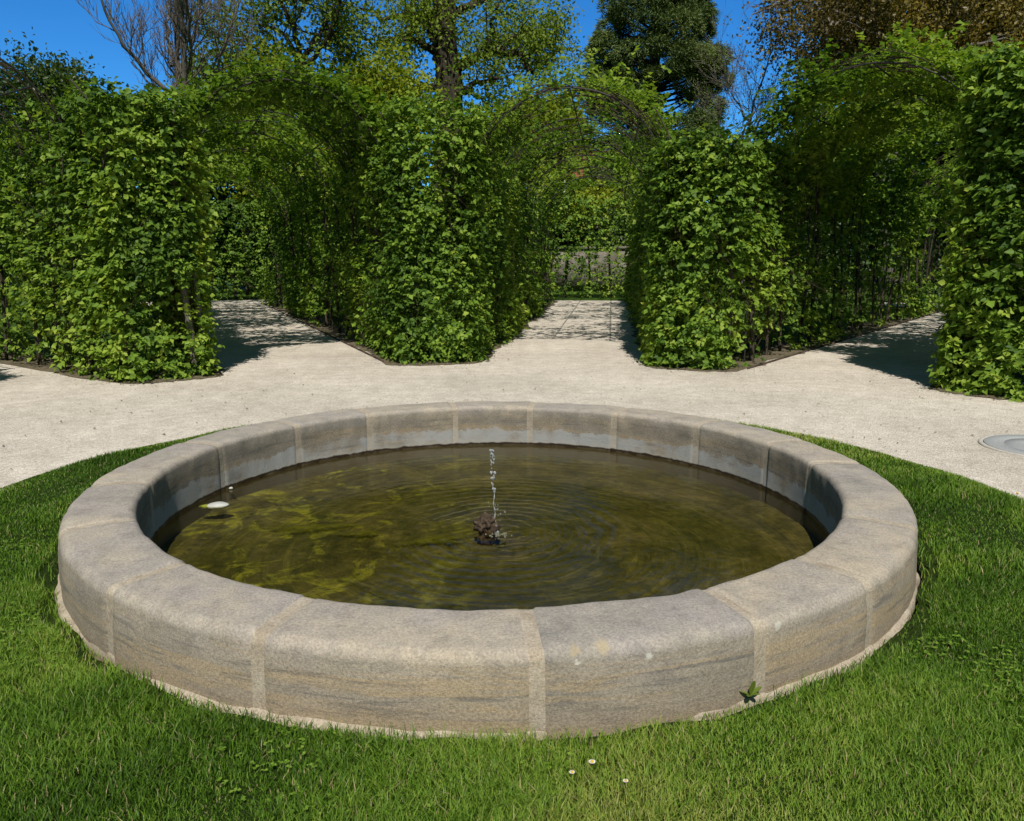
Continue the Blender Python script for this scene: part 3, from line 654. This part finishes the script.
    if ac == -38:                                         # the bare grey stems at the corner
        for rr_, off, rad in ((r0 + .12, .22, .055), (r0 + .2, .10, .035)):
            d, s = wdir(ac, 1); p = BC + d * rr_ + s * (HALF + off); zs = np.linspace(-.03, 3.6, 14)
            P = np.stack([p[0] + .05 * np.sin(zs * 1.3 + off * 9), p[1] + .04 * np.cos(zs * 1.8), zs], -1)
            mb = MB(); tube(mb, P, np.linspace(rad, rad * .4, 14), 9); o = mb.build('stem', M['grey_bark'], t, True, org); o['label'] = 'knobbly grey corner stem'

# ------------------------------------------------------------------ steel hoop frames and the leafy vaults over the walks
AL = {-53: ('steel hoop frame whose bare end arch crosses the open sky at the picture edge', 'sparse leafy vault trained over the walk cut off by the picture edge'),
      -23: ('steel hoop frame over the gravel walk that leads off obliquely to a green hedge', 'leafy vault over the oblique walk, with yellow-green trees behind'),
      7: ('steel hoop frame over the walk directly behind the water jet', 'thin leafy vault behind the jet, sky and a red roof showing through'),
      37: ('steel hoop frame inside the deeply shaded walk beside the bright large-leaved hedge', 'dense tall leafy vault over the deeply shaded walk, below the copper tree')}
def arc_pts(ang, r, n=23, rad=HR, leg=True, z0=0.0):
    d = np.array((math.sin(math.radians(ang)), math.cos(math.radians(ang)), 0)); s = np.array((d[1], -d[0], 0))
    P = []
    if leg: P += [BC + d * r - s * rad + np.array((0, 0, z)) for z in np.linspace(z0 - .05, SPR - .1, 5)]
    for q in np.linspace(180, 0, n): q = math.radians(q); P.append(BC + d * r + s * rad * math.cos(q) + np.array((0, 0, SPR + rad * math.sin(q))))
    if leg: P += [BC + d * r + s * rad + np.array((0, 0, z)) for z in np.linspace(SPR - .1, z0 - .05, 5)]
    return np.array(P)
for ang in N_WALK:
    d = np.array((math.sin(math.radians(ang)), math.cos(math.radians(ang)), 0)); s = np.array((d[1], -d[0], 0))
    ra = 8.1
    t = empty('arbour_frame', BC + d * ra, AL[ang][0], 'arbour frame', 'steel arbour frames over the walks'); org = np.array(t.location)
    for r in np.arange(ra, RW + .1, 2.75):
        mb = MB(); tube(mb, arc_pts(ang, r), .012, 8); mb.build('hoop', M['steel'], t, True, org)
    for q in (180, 135, 90, 45, 0):
        q = math.radians(q); o_ = s * (HR + .02) * math.cos(q) + np.array((0, 0, SPR + (HR + .02) * math.sin(q)))
        mb = MB(); tube(mb, [BC + d * r + o_ for r in np.linspace(ra, RW, 12)], .012, 6); mb.build('rail', M['steel'], t, True, org)
    t = empty('leafy_vault', BC + d * ra, AL[ang][1], 'leafy vault', 'leafy vaults over the walks'); org = np.array(t.location)
    mb = MB(); df = {-53: .9, -23: 3.0, 7: 1.5, 37: 4.0}[ang]
    for (r1, r2, dens, Lf, k_) in ((ra - .15, ra + 2.5, 110, .095, 6), (ra + 2.5, 14, 80, .108, 5), (14, RW, 46, .14, 4)):
        n = int((r2 - r1) * 4.9 * dens * df); r = R.uniform(r1, r2, n); q = R.uniform(-.12, PI + .12, n)
        rad = HR - .07 + np.abs(R.normal(size=n)) * .26
        O = s * np.cos(q)[:, None] + np.array((0, 0, 1.)) * np.sin(q)[:, None]
        C = BC + d * r[:, None] + O * rad[:, None] + np.array((0, 0, SPR))
        C += O * (.11 * sn(C, 1.7, 1000 + ang) + .08 * sn(C, 5, 1005 + ang))[:, None]
        top_ = np.sin(q) > .75
        C_keep = keepn(C, 1010 + ang, .75, .6, 1.4) & keepn(C, 1015 + ang, .8, .7, 5.0) & ~(top_ & (R.random(n) < (.2 if ang == 7 else .0)))
        C_keep &= C[:, 2] < {-53: 3.75, -23: 4.3, 7: 4.5, 37: 4.4}[ang] + R.normal(size=n) * .08
        C, O = C[C_keep], O[C_keep]
        sprays(mb, C, O, k_, Lf, .2, 1020 + ang, up=.75, out=.35)
    mb.build('foliage', M['vault'], t, False, org)
    mb = MB()
    for i in range(420):
        r = ra + R.random() ** 1.5 * (RW - ra); q0 = R.uniform(0, PI); q1 = q0 + R.normal() * .5; dr = R.normal() * .35; P = []
        for f_ in np.linspace(0, 1, 5):
            q = q0 + (q1 - q0) * f_; P.append(BC + d * (r + dr * f_) + (s * math.cos(q) + np.array((0, 0, 1.)) * math.sin(q)) * (HR + .05 + .05 * R.random()) + np.array((0, 0, SPR)))
        tube(mb, P, (.009, .008, .006, .005, .003), 4)
    mb.build('brushwood', M['twig'], t, True, org)

# hedges that close the far ends of the walks
for ang, a0, a1, h, dens, mat, lab in ((-23, -34, -12.5, 3.6, 110, 'hornbeam', 'dense green hedge closing the far end of the oblique walk'), (7, 0, 17, 3.9, 80, 'hornbeam', 'thin leggy hedge closing the walk behind the jet, stone wall showing through'), (37, 23, 33, 3.3, 40, 'far_green', 'dark hedge stub at the far end of the deeply shaded walk')):
    t = empty('end_hedge', pol((a0 + a1) / 2, 27.5), lab, 'hedge', 'hedges closing the walks'); org = np.array(t.location); L = math.radians(a1 - a0) * 27.5
    n = int(L * h * dens); a = R.uniform(a0, a1, n); C = pol(a, 27.5 + R.normal(size=n) * .22, .1 + R.random(n) * h); C = C[keepn(C, 1100 + ang, .75, .6, 1.2)]
    mb = MB(); sprays(mb, C, norm(BC - C) * np.array((1, 1, 0)), 5, .13, .25, 1110 + ang); mb.build('foliage', M[mat], t, False, org)
    for a in np.arange(a0, a1, 1.7):
        p = pol(a + R.normal() * .3, 27.55); zs = np.linspace(-.03, h * .92, 8)
        mb = MB(); tube(mb, np.stack([p[0] + .06 * np.sin(zs * 1.5 + a), p[1] + zs * 0, zs], -1), np.linspace(.06, .015, 8), 6); mb.build('stem', M['stem'], t, True, org)

# ------------------------------------------------------------------ trees behind
class Tree:
    def __init__(s, name, base, lab, cat='tree', group='trees beyond the hedges'):
        s.t = empty(name, base, lab, cat, group); s.base = np.array(base, float); s.tr = MB(); s.lf = MB(); s.tips = []; s.rmin = .004
    def limb(s, P, r0, r1, n=14, wig=.0):
        P = np.asarray(P, float); k = np.r_[0, np.cumsum(np.linalg.norm(np.diff(P, axis=0), axis=1))]; q = np.linspace(0, k[-1], n)
        Q = np.stack([np.interp(q, k, P[:, i]) for i in range(3)], -1)
        for _ in range(2): Q[1:-1] = .25 * Q[:-2] + .5 * Q[1:-1] + .25 * Q[2:]
        if wig: Q[1:-1] += R.normal(size=(n - 2, 3)) * wig
        rad = np.linspace(r0, r1, n); tube(s.tr, Q, rad, 9 if r0 > .1 else 6); return Q, rad
    def grow(s, p, d, L, r, lev, kids, ang=.75, upb=.15, sides=4):
        r = max(r, s.rmin)
        n = 5; P = [p]; dd = d.copy()
        for i in range(n - 1):
            dd = norm(dd + R.normal(size=3) * .16 + np.array((0, 0, upb * .35))); P.append(P[-1] + dd * L / (n - 1))
        P = np.array(P); tube(s.tr, P, np.linspace(r, r * .35, n), sides if r > .02 else 3)
        if lev == 0: s.tips.append(P[-1]); s.tips.append(P[2]); return
        if lev == 1: s.tips.append(P[-1])
        for i in range(kids):
            f = .25 + .75 * (i + R.random()) / kids; j = min(int(f * (n - 1)), n - 2); q = P[j] + (P[j + 1] - P[j]) * (f * (n - 1) - j)
            nd = norm(norm(P[j + 1] - P[j]) + R.normal(size=3) * ang + np.array((0, 0, upb)))
            s.grow(q, nd, L * R.uniform(.45, .72), max(r * .5, .004), lev - 1, kids, ang, upb, sides)
    def feather(s, Q, rad, step, L, lev, kids, ang=.8, upb=.15, start=.2, rmul=.45):
        k = np.r_[0, np.cumsum(np.linalg.norm(np.diff(Q, axis=0), axis=1))]
        for q in np.arange(k[-1] * start, k[-1] + .01, step):
            p = np.array([np.interp(q, k, Q[:, i]) for i in range(3)]); j = min(np.searchsorted(k, q), len(Q) - 1); j = max(j, 1)
            dr = norm(Q[j] - Q[j - 1]); d = norm(dr * .5 + R.normal(size=3) * ang + np.array((0, 0, upb)))
            s.grow(p, d, L * R.uniform(.6, 1.15), max(np.interp(q, k, rad) * rmul, .012), lev, kids, ang * .8, upb)
    def leaf(s, per, size, spread, seed, centers=None, frac=1., wr=.7):
        T = np.array(s.tips if centers is None else centers); T = T[R.random(len(T)) < frac]
        C = np.repeat(T, per, 0) + R.normal(size=(len(T) * per, 3)) * spread; n = len(C)
        bt = np.clip(.5 + .25 * sn(C, .9, seed) + R.normal(size=n) * .16, 0, 1)
        leaves(s.lf, C, R.normal(size=(n, 3)) + np.array((0, 0, -.3)), R.normal(size=(n, 3)) + np.array((0, -.5, .9)), size * R.uniform(.6, 1.3, n), size * wr * R.uniform(.7, 1.2, n), tint=bt)
    def done(s, bark_, leaf_=None):
        s.tr.build('trunk', M[bark_], s.t, True, s.base)
        if leaf_: s.lf.build('crown', M[leaf_], s.t, False, s.base)
def dep(P, j): P = np.asarray(P, float); return P + np.stack([P[:, 0] * 0, np.linspace(0, j, len(P)), P[:, 0] * 0], -1)

# bare tree
Y = 31
T = Tree('bare_tree', at(190, 330, Y) * np.array((1, 1, 0)), 'leafless grey-brown tree with fine upswept twigs against the open sky')
T.rmin = .010
tr = lambda pts, j=0, Y=Y: dep([at(u, v, Y) for u, v in pts], j)
b0 = T.base - np.array((0, 0, .1))
Q, r = T.limb(np.vstack([b0, tr([(191, 180), (188, 125), (182, 100)])]), .26, .17)
for pts, j, r0_ in (([(182, 104), (174, 75), (168, 40), (163, 0), (158, -45)], 1.5, .13), ([(186, 115), (190, 80), (191, 40), (196, 0), (197, -50)], -1.5, .12), ([(183, 108), (158, 78), (140, 60), (128, 28), (120, -10)], -2, .09),
                    ([(188, 122), (202, 98), (206, 62), (214, 25), (222, -20)], 2, .09), ([(172, 66), (155, 30), (142, -15)], 2.2, .07), ([(190, 70), (204, 35), (208, -10)], -2.5, .07), ([(182, 120), (160, 95), (138, 78), (118, 55)], 1, .06), ([(190, 60), (180, 20), (178, -30)], 3, .06)):
    Q, r = T.limb(tr(pts, j), r0_, .03, 14, .04); T.feather(Q, r, .36, 1.7, 2, 5, .62, .42, .12)
T.done('grey_bark')
# olive tree left of the oak
Y = 35
T = Tree('olive_leaved_tree', at(308, 330, Y) * np.array((1, 1, 0)), 'tree with dark forking limbs and thin olive spring leaves beside the leafless tree')
tr = lambda pts, j=0, Y=35: dep([at(u, v, Y) for u, v in pts], j)
T.limb(np.vstack([T.base - (0, 0, .1), tr([(306, 180), (303, 100), (300, 60)])]), .34, .2)
for pts, j, r0_ in (([(302, 80), (290, 45), (274, 25), (255, 15), (232, 8)], 2, .13), ([(301, 62), (298, 30), (285, 0), (280, -40)], -2, .13), ([(300, 90), (280, 58), (258, 50), (236, 48)], -1, .10), ([(302, 60), (318, 25), (326, 0), (330, -40)], 2, .13), ([(303, 70), (335, 35), (345, 5), (350, -30)], -1, .11), ([(304, 100), (270, 80), (240, 78), (222, 66)], 2.5, .09), ([(303, 85), (325, 65), (345, 55)], 2, .08)):
    Q, r = T.limb(tr(pts, j), r0_, .03, 14, .05); T.feather(Q, r, .55, 2.0, 2, 4, .8, .15, .2)
T.leaf(8, .17, .32, 1201, frac=.75); T.done('bark', 'olive')
# old oak
Y = 40
T = Tree('old_oak', at(445, 330, Y) * np.array((1, 1, 0)), 'massive old oak with thick crooked limbs and yellow-green young leaves behind the central hedge')
tr = lambda pts, j=0, Y=40: dep([at(u, v, Y) for u, v in pts], j)
T.limb(np.vstack([T.base - (0, 0, .1), tr([(447, 180), (453, 95), (446, 60), (444, 20), (446, -30), (442, -80)])]), .95, .42, 20, .05)
for pts, j, r0_ in (([(444, 78), (466, 66), (488, 54), (502, 58), (520, 62), (531, 82)], -2, .30), ([(452, 95), (468, 93), (482, 88), (500, 92)], -3, .2), ([(443, 40), (430, 22), (424, -5), (410, -40)], 1, .26), ([(445, 70), (434, 52), (430, 25)], -1, .2), ([(450, 95), (425, 82), (400, 88), (378, 78)], 1, .22), ([(446, 20), (470, 0), (500, -20), (520, -30)], 2, .25),
                    ([(466, 66), (485, 40), (512, 28), (540, 20)], 2, .16), ([(444, 10), (410, 15), (380, 8), (352, -5)], 2, .2), ([(440, 55), (408, 40), (390, 52), (370, 48)], -2, .18), ([(520, 62), (545, 66), (556, 52), (585, 55)], -1, .09), ([(500, 58), (510, 35), (530, 28), (552, 38)], 1, .12), ([(488, 54), (492, 30), (505, 5)], -2, .13)):
    Q, r = T.limb(tr(pts, j), r0_, r0_ * .3, 16, .09); T.feather(Q, r, .85, 2.3, 2, 4, .9, .05, .25, .3)
T.leaf(12, .18, .38, 1301, frac=.72); T.done('bark', 'olive')
# yellow-green lime trees seen through and above the second walk
def round_tree(name, base, crown_c, crown_r, lab, leafm, barkm, nclump, per, size, spread, trunk_r, seed, group='trees beyond the hedges', hollow=.55, sq=1.0, nb=9):
    T = Tree(name, base, lab, 'tree', group); g = np.random.default_rng(seed)
    cc = np.array(crown_c, float); cr = np.array(crown_r, float)
    T.limb(np.vstack([T.base - (0, 0, .1), (T.base * .6 + cc * .4) + g.normal(size=3) * .15, cc + np.array((0, 0, cr[2] * .4))]), trunk_r, trunk_r * .35, 12, .04)
    D = norm(g.normal(size=(nclump, 3))); rr = (hollow + (1 - hollow) * g.random(nclump)) * (1 + .22 * sn(D, 3.0, seed) + .12 * sn(D, 7, seed + 1))
    C = cc + D * cr * rr[:, None]; C = C[C[:, 2] > .3]
    for i in g.choice(len(C), min(nb * 6, len(C)), False):
        q = g.random(); st = (T.base * .35 + cc * .65) * (1 - q) + (cc + np.array((0, 0, cr[2] * .3))) * q
        mid = st * .5 + C[i] * .5 + g.normal(size=3) * .2; tube(T.tr, [st, mid, C[i]], (trunk_r * .3, trunk_r * .18, .012), 5)
    T.leaf(per, size, spread, seed + 5, C); T.done(barkm, leafm); return T
for (u, v, Y, ru, rv, lab, sd, lf) in ((292, 150, 33, 82, 80, 'bright yellow-green leafy tree filling the view over the oblique walk', 21, 'lime'), (372, 120, 36, 60, 62, 'yellow-green leafy tree left of the oak trunk above the hedges', 22, 'lime'),
                                (538, 140, 37, 46, 38, 'low pale green tree seen through the thin vault behind the jet', 23, 'lime'), (228, 110, 37, 55, 70, 'thin olive-green tree behind the leafless one', 24, 'olive'), (597, 208, 45, 46, 22, 'sparse pale green tree screening the house below its red roof', 26, 'lime'), (505, 190, 39, 55, 66, 'yellow-green bushy tree low behind the oak', 25, 'lime')):
    c = at(u, v, Y); s_ = Y / F
    round_tree('leafy_tree', (c[0] + .4, Y + .3, 0), c, (ru * s_, 2.2, rv * s_), lab, lf, 'bark', 380, 44 if lf == 'lime' else 22, .20, .36, .22, sd)
for (u, v, Y, ru, rv, lab, sd) in ((45, 105, 30, 52, 46, 'blue-green bushy tree just topping the hedge under open sky', 31), (12, 185, 31, 62, 66, 'mid green bushy tree filling the gap behind the cut-off walk', 33), (100, 150, 36, 75, 42, 'grey-green bushy tree low behind the first hedge', 32)):
    c = at(u, v, Y); s_ = Y / F
    round_tree('bushy_tree', (c[0], Y + .3, 0), c, (ru * s_, 1.8, rv * s_), lab, 'far_green', 'bark', 300, 40, .15, .28, .16, sd)
# conifer
Y = 46
T = Tree('conifer', (*at(655, 50, Y)[:2], 0), 'tall dense dark conifer with rounded sprays standing against blue sky')
s_ = Y / F; T.limb([T.base - (0, 0, .1), (T.base[0], Y, 9), (T.base[0], Y, 20)], .55, .12)
g = np.random.default_rng(77); cl = []
for i in range(210):
    z = g.uniform(at(660, 190, Y)[2], at(660, -70, Y)[2]); vv = np.interp(z, [at(660, v, Y)[2] for v in (150, 85, 45, 15, 0, -70)], [60, 60, 58, 46, 36, 10])
    a = g.uniform(0, 2 * PI); rr = vv * s_ * (.72 + .22 * g.random())
    c = np.array((T.base[0] + rr * math.cos(a), Y + rr * math.sin(a), z)); rad = g.uniform(.55, 1.15)
    D = norm(g.normal(size=(230, 3)) + np.array((.5 * math.cos(a), .5 * math.sin(a), .35))); cl.append(c + D * rad * np.array((1, 1, .75)) * g.uniform(.75, 1.05, (230, 1)))
    tube(T.tr, [(T.base[0], Y, z - .8), (T.base[0] * .5 + c[0] * .5, Y * .5 + c[1] * .5, z - .5), c], (.09, .06, .02), 5)
cl = np.concatenate(cl); n = len(cl)
for q in range(5):
    leaves(T.lf, cl + g.normal(size=(n, 3)) * .06, norm(cl - np.array((T.base[0], Y, 0)) - np.stack([cl[:, 0] * 0, cl[:, 0] * 0, cl[:, 2]], -1)) + g.normal(size=(n, 3)) * .6, g.normal(size=(n, 3)) + np.array((0, -.4, .8)), R.uniform(.16, .30, n), .045, tint=np.clip(.45 + .25 * sn(cl, 1.4, 5) + g.normal(size=n) * .2, 0, 1))
T.done('bark', 'conifer')
# pale twiggy tree between conifer and copper tree
T = Tree('twiggy_tree', (*at(742, 330, 34)[:2], 0), 'slender pale tree with a haze of fine twigs and buds beside the conifer')
tr = lambda pts, j=0, Y=34: dep([at(u, v, Y) for u, v in pts], j)
T.limb(np.vstack([T.base - (0, 0, .1), tr([(738, 240), (742, 180), (748, 130)])]), .13, .07)
for pts, j in (([(740, 190), (726, 160), (722, 130), (726, 100)], 1), ([(748, 135), (752, 100), (762, 70), (770, 40)], -1), ([(746, 150), (764, 120), (785, 95)], 1.5), ([(742, 180), (768, 150), (790, 135)], -1.5), ([(748, 120), (738, 90), (742, 60)], 2)):
    T.rmin = .009; Q, r = T.limb(tr(pts, j), .05, .018, 10, .04); T.feather(Q, r, .34, 1.6, 2, 5, .7, .25, .05)
T.leaf(1, .07, .12, 1401, frac=.6); T.done('grey_bark', 'olive')
# copper trees at the upper corner
Y = 33
T = Tree('copper_tree', (*at(888, 330, Y)[:2], 0), 'large dark tree with bronze-green leaves and a grey trunk above the tall vault')
tr = lambda pts, j=0, Y=33: dep([at(u, v, Y) for u, v in pts], j)
T.limb(np.vstack([T.base - (0, 0, .1), tr([(886, 180), (887, 70), (890, 20), (884, -40), (888, -90)])]), .48, .25, 16, .03)
for pts, j in (([(889, 30), (860, 5), (835, -10), (810, -15)], -2), ([(888, 60), (850, 50), (822, 38), (806, 30)], -1), ([(889, 40), (925, 20), (955, 5)], -2), ([(887, 70), (925, 62), (960, 50), (990, 45)], -1), ([(890, 10), (920, -20), (950, -40)], 1), ([(888, 0), (850, -30), (820, -50)], 2), ([(889, 50), (860, 30), (840, 25)], 3), ([(890, 30), (920, 40), (945, 30)], 3)):
    Q, r = T.limb(tr(pts, j), .14, .04, 12, .05); T.feather(Q, r, .55, 2.0, 2, 4, .85, .05, .15)
for pts, j in (([(812, 2), (785, 5), (765, 14), (748, 22), (735, 34)], -2), ([(805, -12), (775, -6), (745, 4), (722, 6)], -1)):
    Q, r = T.limb(tr(pts, j), .07, .02, 12, .04); tips = len(T.tips); T.feather(Q, r, .5, 1.3, 1, 4, .8, .05, .1); T.tips = T.tips[:tips]
T.leaf(16, .16, .38, 1501); T.done('grey_bark', 'copper')
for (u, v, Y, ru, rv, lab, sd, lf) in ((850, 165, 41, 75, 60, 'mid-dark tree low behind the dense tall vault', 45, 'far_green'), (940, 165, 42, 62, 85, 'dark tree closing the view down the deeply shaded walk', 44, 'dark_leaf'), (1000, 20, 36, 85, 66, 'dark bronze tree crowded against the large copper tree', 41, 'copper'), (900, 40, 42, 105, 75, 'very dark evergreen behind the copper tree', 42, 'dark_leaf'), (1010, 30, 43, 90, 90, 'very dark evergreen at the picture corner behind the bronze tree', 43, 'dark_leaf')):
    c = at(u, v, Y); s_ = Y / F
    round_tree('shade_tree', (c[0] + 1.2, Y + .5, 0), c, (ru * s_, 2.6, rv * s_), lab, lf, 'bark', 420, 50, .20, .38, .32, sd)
# understorey that closes the view behind the hedges
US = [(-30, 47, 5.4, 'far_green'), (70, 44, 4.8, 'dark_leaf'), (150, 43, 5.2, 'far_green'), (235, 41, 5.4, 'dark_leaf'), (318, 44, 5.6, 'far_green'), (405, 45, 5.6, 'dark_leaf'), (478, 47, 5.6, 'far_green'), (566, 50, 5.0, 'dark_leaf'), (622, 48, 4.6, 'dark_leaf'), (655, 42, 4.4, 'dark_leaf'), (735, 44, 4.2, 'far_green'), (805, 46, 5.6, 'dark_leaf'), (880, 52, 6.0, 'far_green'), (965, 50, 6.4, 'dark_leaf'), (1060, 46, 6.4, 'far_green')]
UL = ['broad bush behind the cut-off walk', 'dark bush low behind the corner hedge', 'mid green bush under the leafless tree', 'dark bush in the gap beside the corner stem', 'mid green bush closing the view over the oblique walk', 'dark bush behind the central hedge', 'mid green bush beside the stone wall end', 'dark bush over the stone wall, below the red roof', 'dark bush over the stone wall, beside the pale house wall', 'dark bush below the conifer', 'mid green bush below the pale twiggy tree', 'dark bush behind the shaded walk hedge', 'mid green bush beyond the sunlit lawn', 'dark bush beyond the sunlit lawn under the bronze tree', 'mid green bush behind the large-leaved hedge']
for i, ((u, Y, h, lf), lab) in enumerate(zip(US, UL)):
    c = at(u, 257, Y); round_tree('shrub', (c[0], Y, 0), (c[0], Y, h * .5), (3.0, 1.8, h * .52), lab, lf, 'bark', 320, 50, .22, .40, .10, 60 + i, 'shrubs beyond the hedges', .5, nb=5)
for i, (u, Y, r_, lab) in enumerate(((968, 36, .20, 'dark upright trunk on the sunlit lawn nearest the shaded walk'), (946, 41, .13, 'thinner leaning trunk on the sunlit lawn'), (915, 44, .16, 'far trunk on the lawn seen down the shaded walk'))):
    c = at(u, 257, Y); T = Tree('slender_tree', (c[0], Y, 0), lab, 'tree', 'trees on the lawn')
    Q, r = T.limb([(c[0], Y, -.1), (c[0] + .15, Y, 3), (c[0] + .1, Y, 8), (c[0] + .3, Y, 12)], r_, r_ * .4, 12, .03); T.feather(Q, r, .9, 1.8, 2, 3, .8, .1, .35); T.leaf(6, .15, .35, 1600 + i); T.done('bark', 'dark_leaf')

# ------------------------------------------------------------------ house and stone wall behind the straight walk
Y = 62; hx0, hx1 = at(566, 200, Y)[0], at(690, 200, Y)[0]; ze = at(600, 176, Y)[2]; zr = at(600, 146, Y)[2]; hd = 8.0
ho = empty('house', ((hx0 + hx1) / 2, Y, 0), 'pale house with a red tiled roof glimpsed through the thin vault', 'house'); org = np.array(ho.location)
mb = MB(); box(mb, ((hx0 + hx1) / 2, Y + hd / 2, ze / 2), (hx1 - hx0, hd, ze)); mb.build('wall', M['plaster'], ho, False, org)
mb = MB(); e = .5; V = [(hx0 - e, Y - e, ze - .25), (hx1 + e, Y - e, ze - .25), (hx1 + e, Y + hd / 2, zr), (hx0 - e, Y + hd / 2, zr), (hx0 - e, Y + hd + e, ze - .25), (hx1 + e, Y + hd + e, ze - .25)]
V2 = [(x, y, z + .18) for x, y, z in V]
mb.add(V + V2, [np.array([(6, 7, 8, 9), (9, 8, 11, 10), (0, 3, 2, 1), (3, 4, 5, 2), (0, 1, 7, 6), (4, 10, 11, 5), (0, 6, 9, 3), (3, 9, 10, 4), (1, 2, 8, 7), (2, 5, 11, 8)])]); mb.build('roof', M['roof'], ho, False, org)
mb = MB(); V = [(hx0 + .003, Y + .1, ze - .1), (hx0 + .003, Y + hd - .1, ze - .1), (hx0 + .003, Y + hd / 2, zr - .25)]; V = V + [(hx1 - .003, y, z) for _, y, z in V]
mb.add(V, [np.array([(0, 2, 1), (3, 4, 5)])]); mb.build('gable', M['plaster'], ho, False, org)
for z in (2.2, 5.4):
    for x in np.linspace(hx0 + 1.2, hx1 - 1.2, 4):
        fb = MB(); 
        for dx, sx in ((-.55, .1), (.55, .1)): box(fb, (x + dx, Y - .03, z), (sx, .08, 1.5))
        for dz in (-.75, .75): box(fb, (x, Y - .03, z + dz), (1.2, .1, .1))
        box(fb, (x, Y - .025, z), (.06, .06, 1.4)); f_ = fb.build('window', M['frame'], ho, False, org)
        pb_ = MB(); box(pb_, (x, Y - .005, z), (1.0, .03, 1.4)); pb_.build('pane', M['pane'], f_, False, org)
wl = empty('stone_wall', (*at(570, 257, 38)[:2], 0), 'low rubble stone wall seen through the leggy hedge at the walk end', 'wall'); org = np.array(wl.location)
x0, x1 = at(505, 257, 38)[0], at(672, 257, 38)[0]
mb = MB(); box(mb, ((x0 + x1) / 2, 38, .95), (x1 - x0, .5, 1.96)); mb.build('wall_body', M['rubble'], wl, False, org)
mb = MB()
for x in np.arange(x0 - .1, x1, .75): box(mb, (x + .37, 38, 2.0 + R.normal() * .006), (.735, .64, .13))
mb.build('coping', M['pale_stone'] if False else M['rubble'], wl, False, org)

# ------------------------------------------------------------------ camera, sun, sky
cam = bpy.data.cameras.new('camera'); co = bpy.data.objects.new('camera', cam); COL.objects.link(co)
cam.sensor_fit = 'HORIZONTAL'; cam.sensor_width = 36; cam.lens = 36 * F / 1024; cam.clip_end = 2000; cam.clip_start = .05
co.location = (0, 0, CAMH); co.rotation_euler = (PI / 2 - PITCH, 0, 0); sc.camera = co
EL = math.radians(54)                                   # sun behind the viewer, a hair to one side
sd = np.array((-math.sin(math.radians(-1)) * math.cos(EL), -math.cos(math.radians(-1)) * math.cos(EL), math.sin(EL)))  # towards the sun
sun = bpy.data.lights.new('sun', 'SUN'); sun.energy = 4.7; sun.angle = math.radians(.53); sun.color = (1, .955, .88)
so = bpy.data.objects.new('sun', sun); COL.objects.link(so); so.location = (5, -20, 30)
from mathutils import Vector
so.rotation_euler = Vector(sd).to_track_quat('Z', 'Y').to_euler()
wd = bpy.data.worlds.new('World'); sc.world = wd; wd.use_nodes = True; nt = wd.node_tree; nt.nodes.clear()
sky = nt.nodes.new('ShaderNodeTexSky'); sky.sky_type = 'NISHITA'; sky.sun_disc = False; sky.sun_elevation = EL
sky.sun_rotation = math.atan2(sd[0], sd[1]); sky.air_density = 1.0; sky.dust_density = 0.0; sky.ozone_density = 5.0; sky.altitude = 1500
hs = nt.nodes.new('ShaderNodeHueSaturation'); hs.inputs['Saturation'].default_value = 1.25; hs.inputs['Value'].default_value = 1.0
bg = nt.nodes.new('ShaderNodeBackground'); bg.inputs[1].default_value = .085; ow = nt.nodes.new('ShaderNodeOutputWorld')
# the sky opposite the sun is a deep clear blue, paler overhead and towards the sun
gm = nt.nodes.new('ShaderNodeTexCoord'); sx_ = nt.nodes.new('ShaderNodeSeparateXYZ'); nt.links.new(gm.outputs['Generated'], sx_.inputs[0])
rp = nt.nodes.new('ShaderNodeValToRGB'); rp.color_ramp.elements[0].position = .35; rp.color_ramp.elements[0].color = (1.5, 1.08, .66, 1); rp.color_ramp.elements[1].position = .85; rp.color_ramp.elements[1].color = (.73, 1.36, 1.66, 1)
mu = nt.nodes.new('ShaderNodeMix'); mu.data_type = 'RGBA'; mu.blend_type = 'MULTIPLY'; mu.inputs[0].default_value = 1
nt.links.new(sx_.outputs[1], rp.inputs[0]); nt.links.new(sky.outputs[0], hs.inputs['Color']); nt.links.new(hs.outputs[0], mu.inputs[6]); nt.links.new(rp.outputs[0], mu.inputs[7]); nt.links.new(mu.outputs[2], bg.inputs[0]); nt.links.new(bg.outputs[0], ow.inputs[0])

sc.render.engine = 'CYCLES'; cy = sc.cycles
cy.max_bounces = 7; cy.diffuse_bounces = 3; cy.glossy_bounces = 3; cy.transmission_bounces = 5; cy.transparent_max_bounces = 10
cy.use_denoising = True; cy.caustics_reflective = False; cy.caustics_refractive = False; cy.sample_clamp_indirect = 6
try: cy.denoiser = 'OPENIMAGEDENOISE'; cy.denoising_prefilter = 'ACCURATE'
except Exception: pass
sc.view_settings.view_transform = 'Standard'; sc.view_settings.look = 'None'; sc.view_settings.exposure = 0; sc.view_settings.gamma = 1
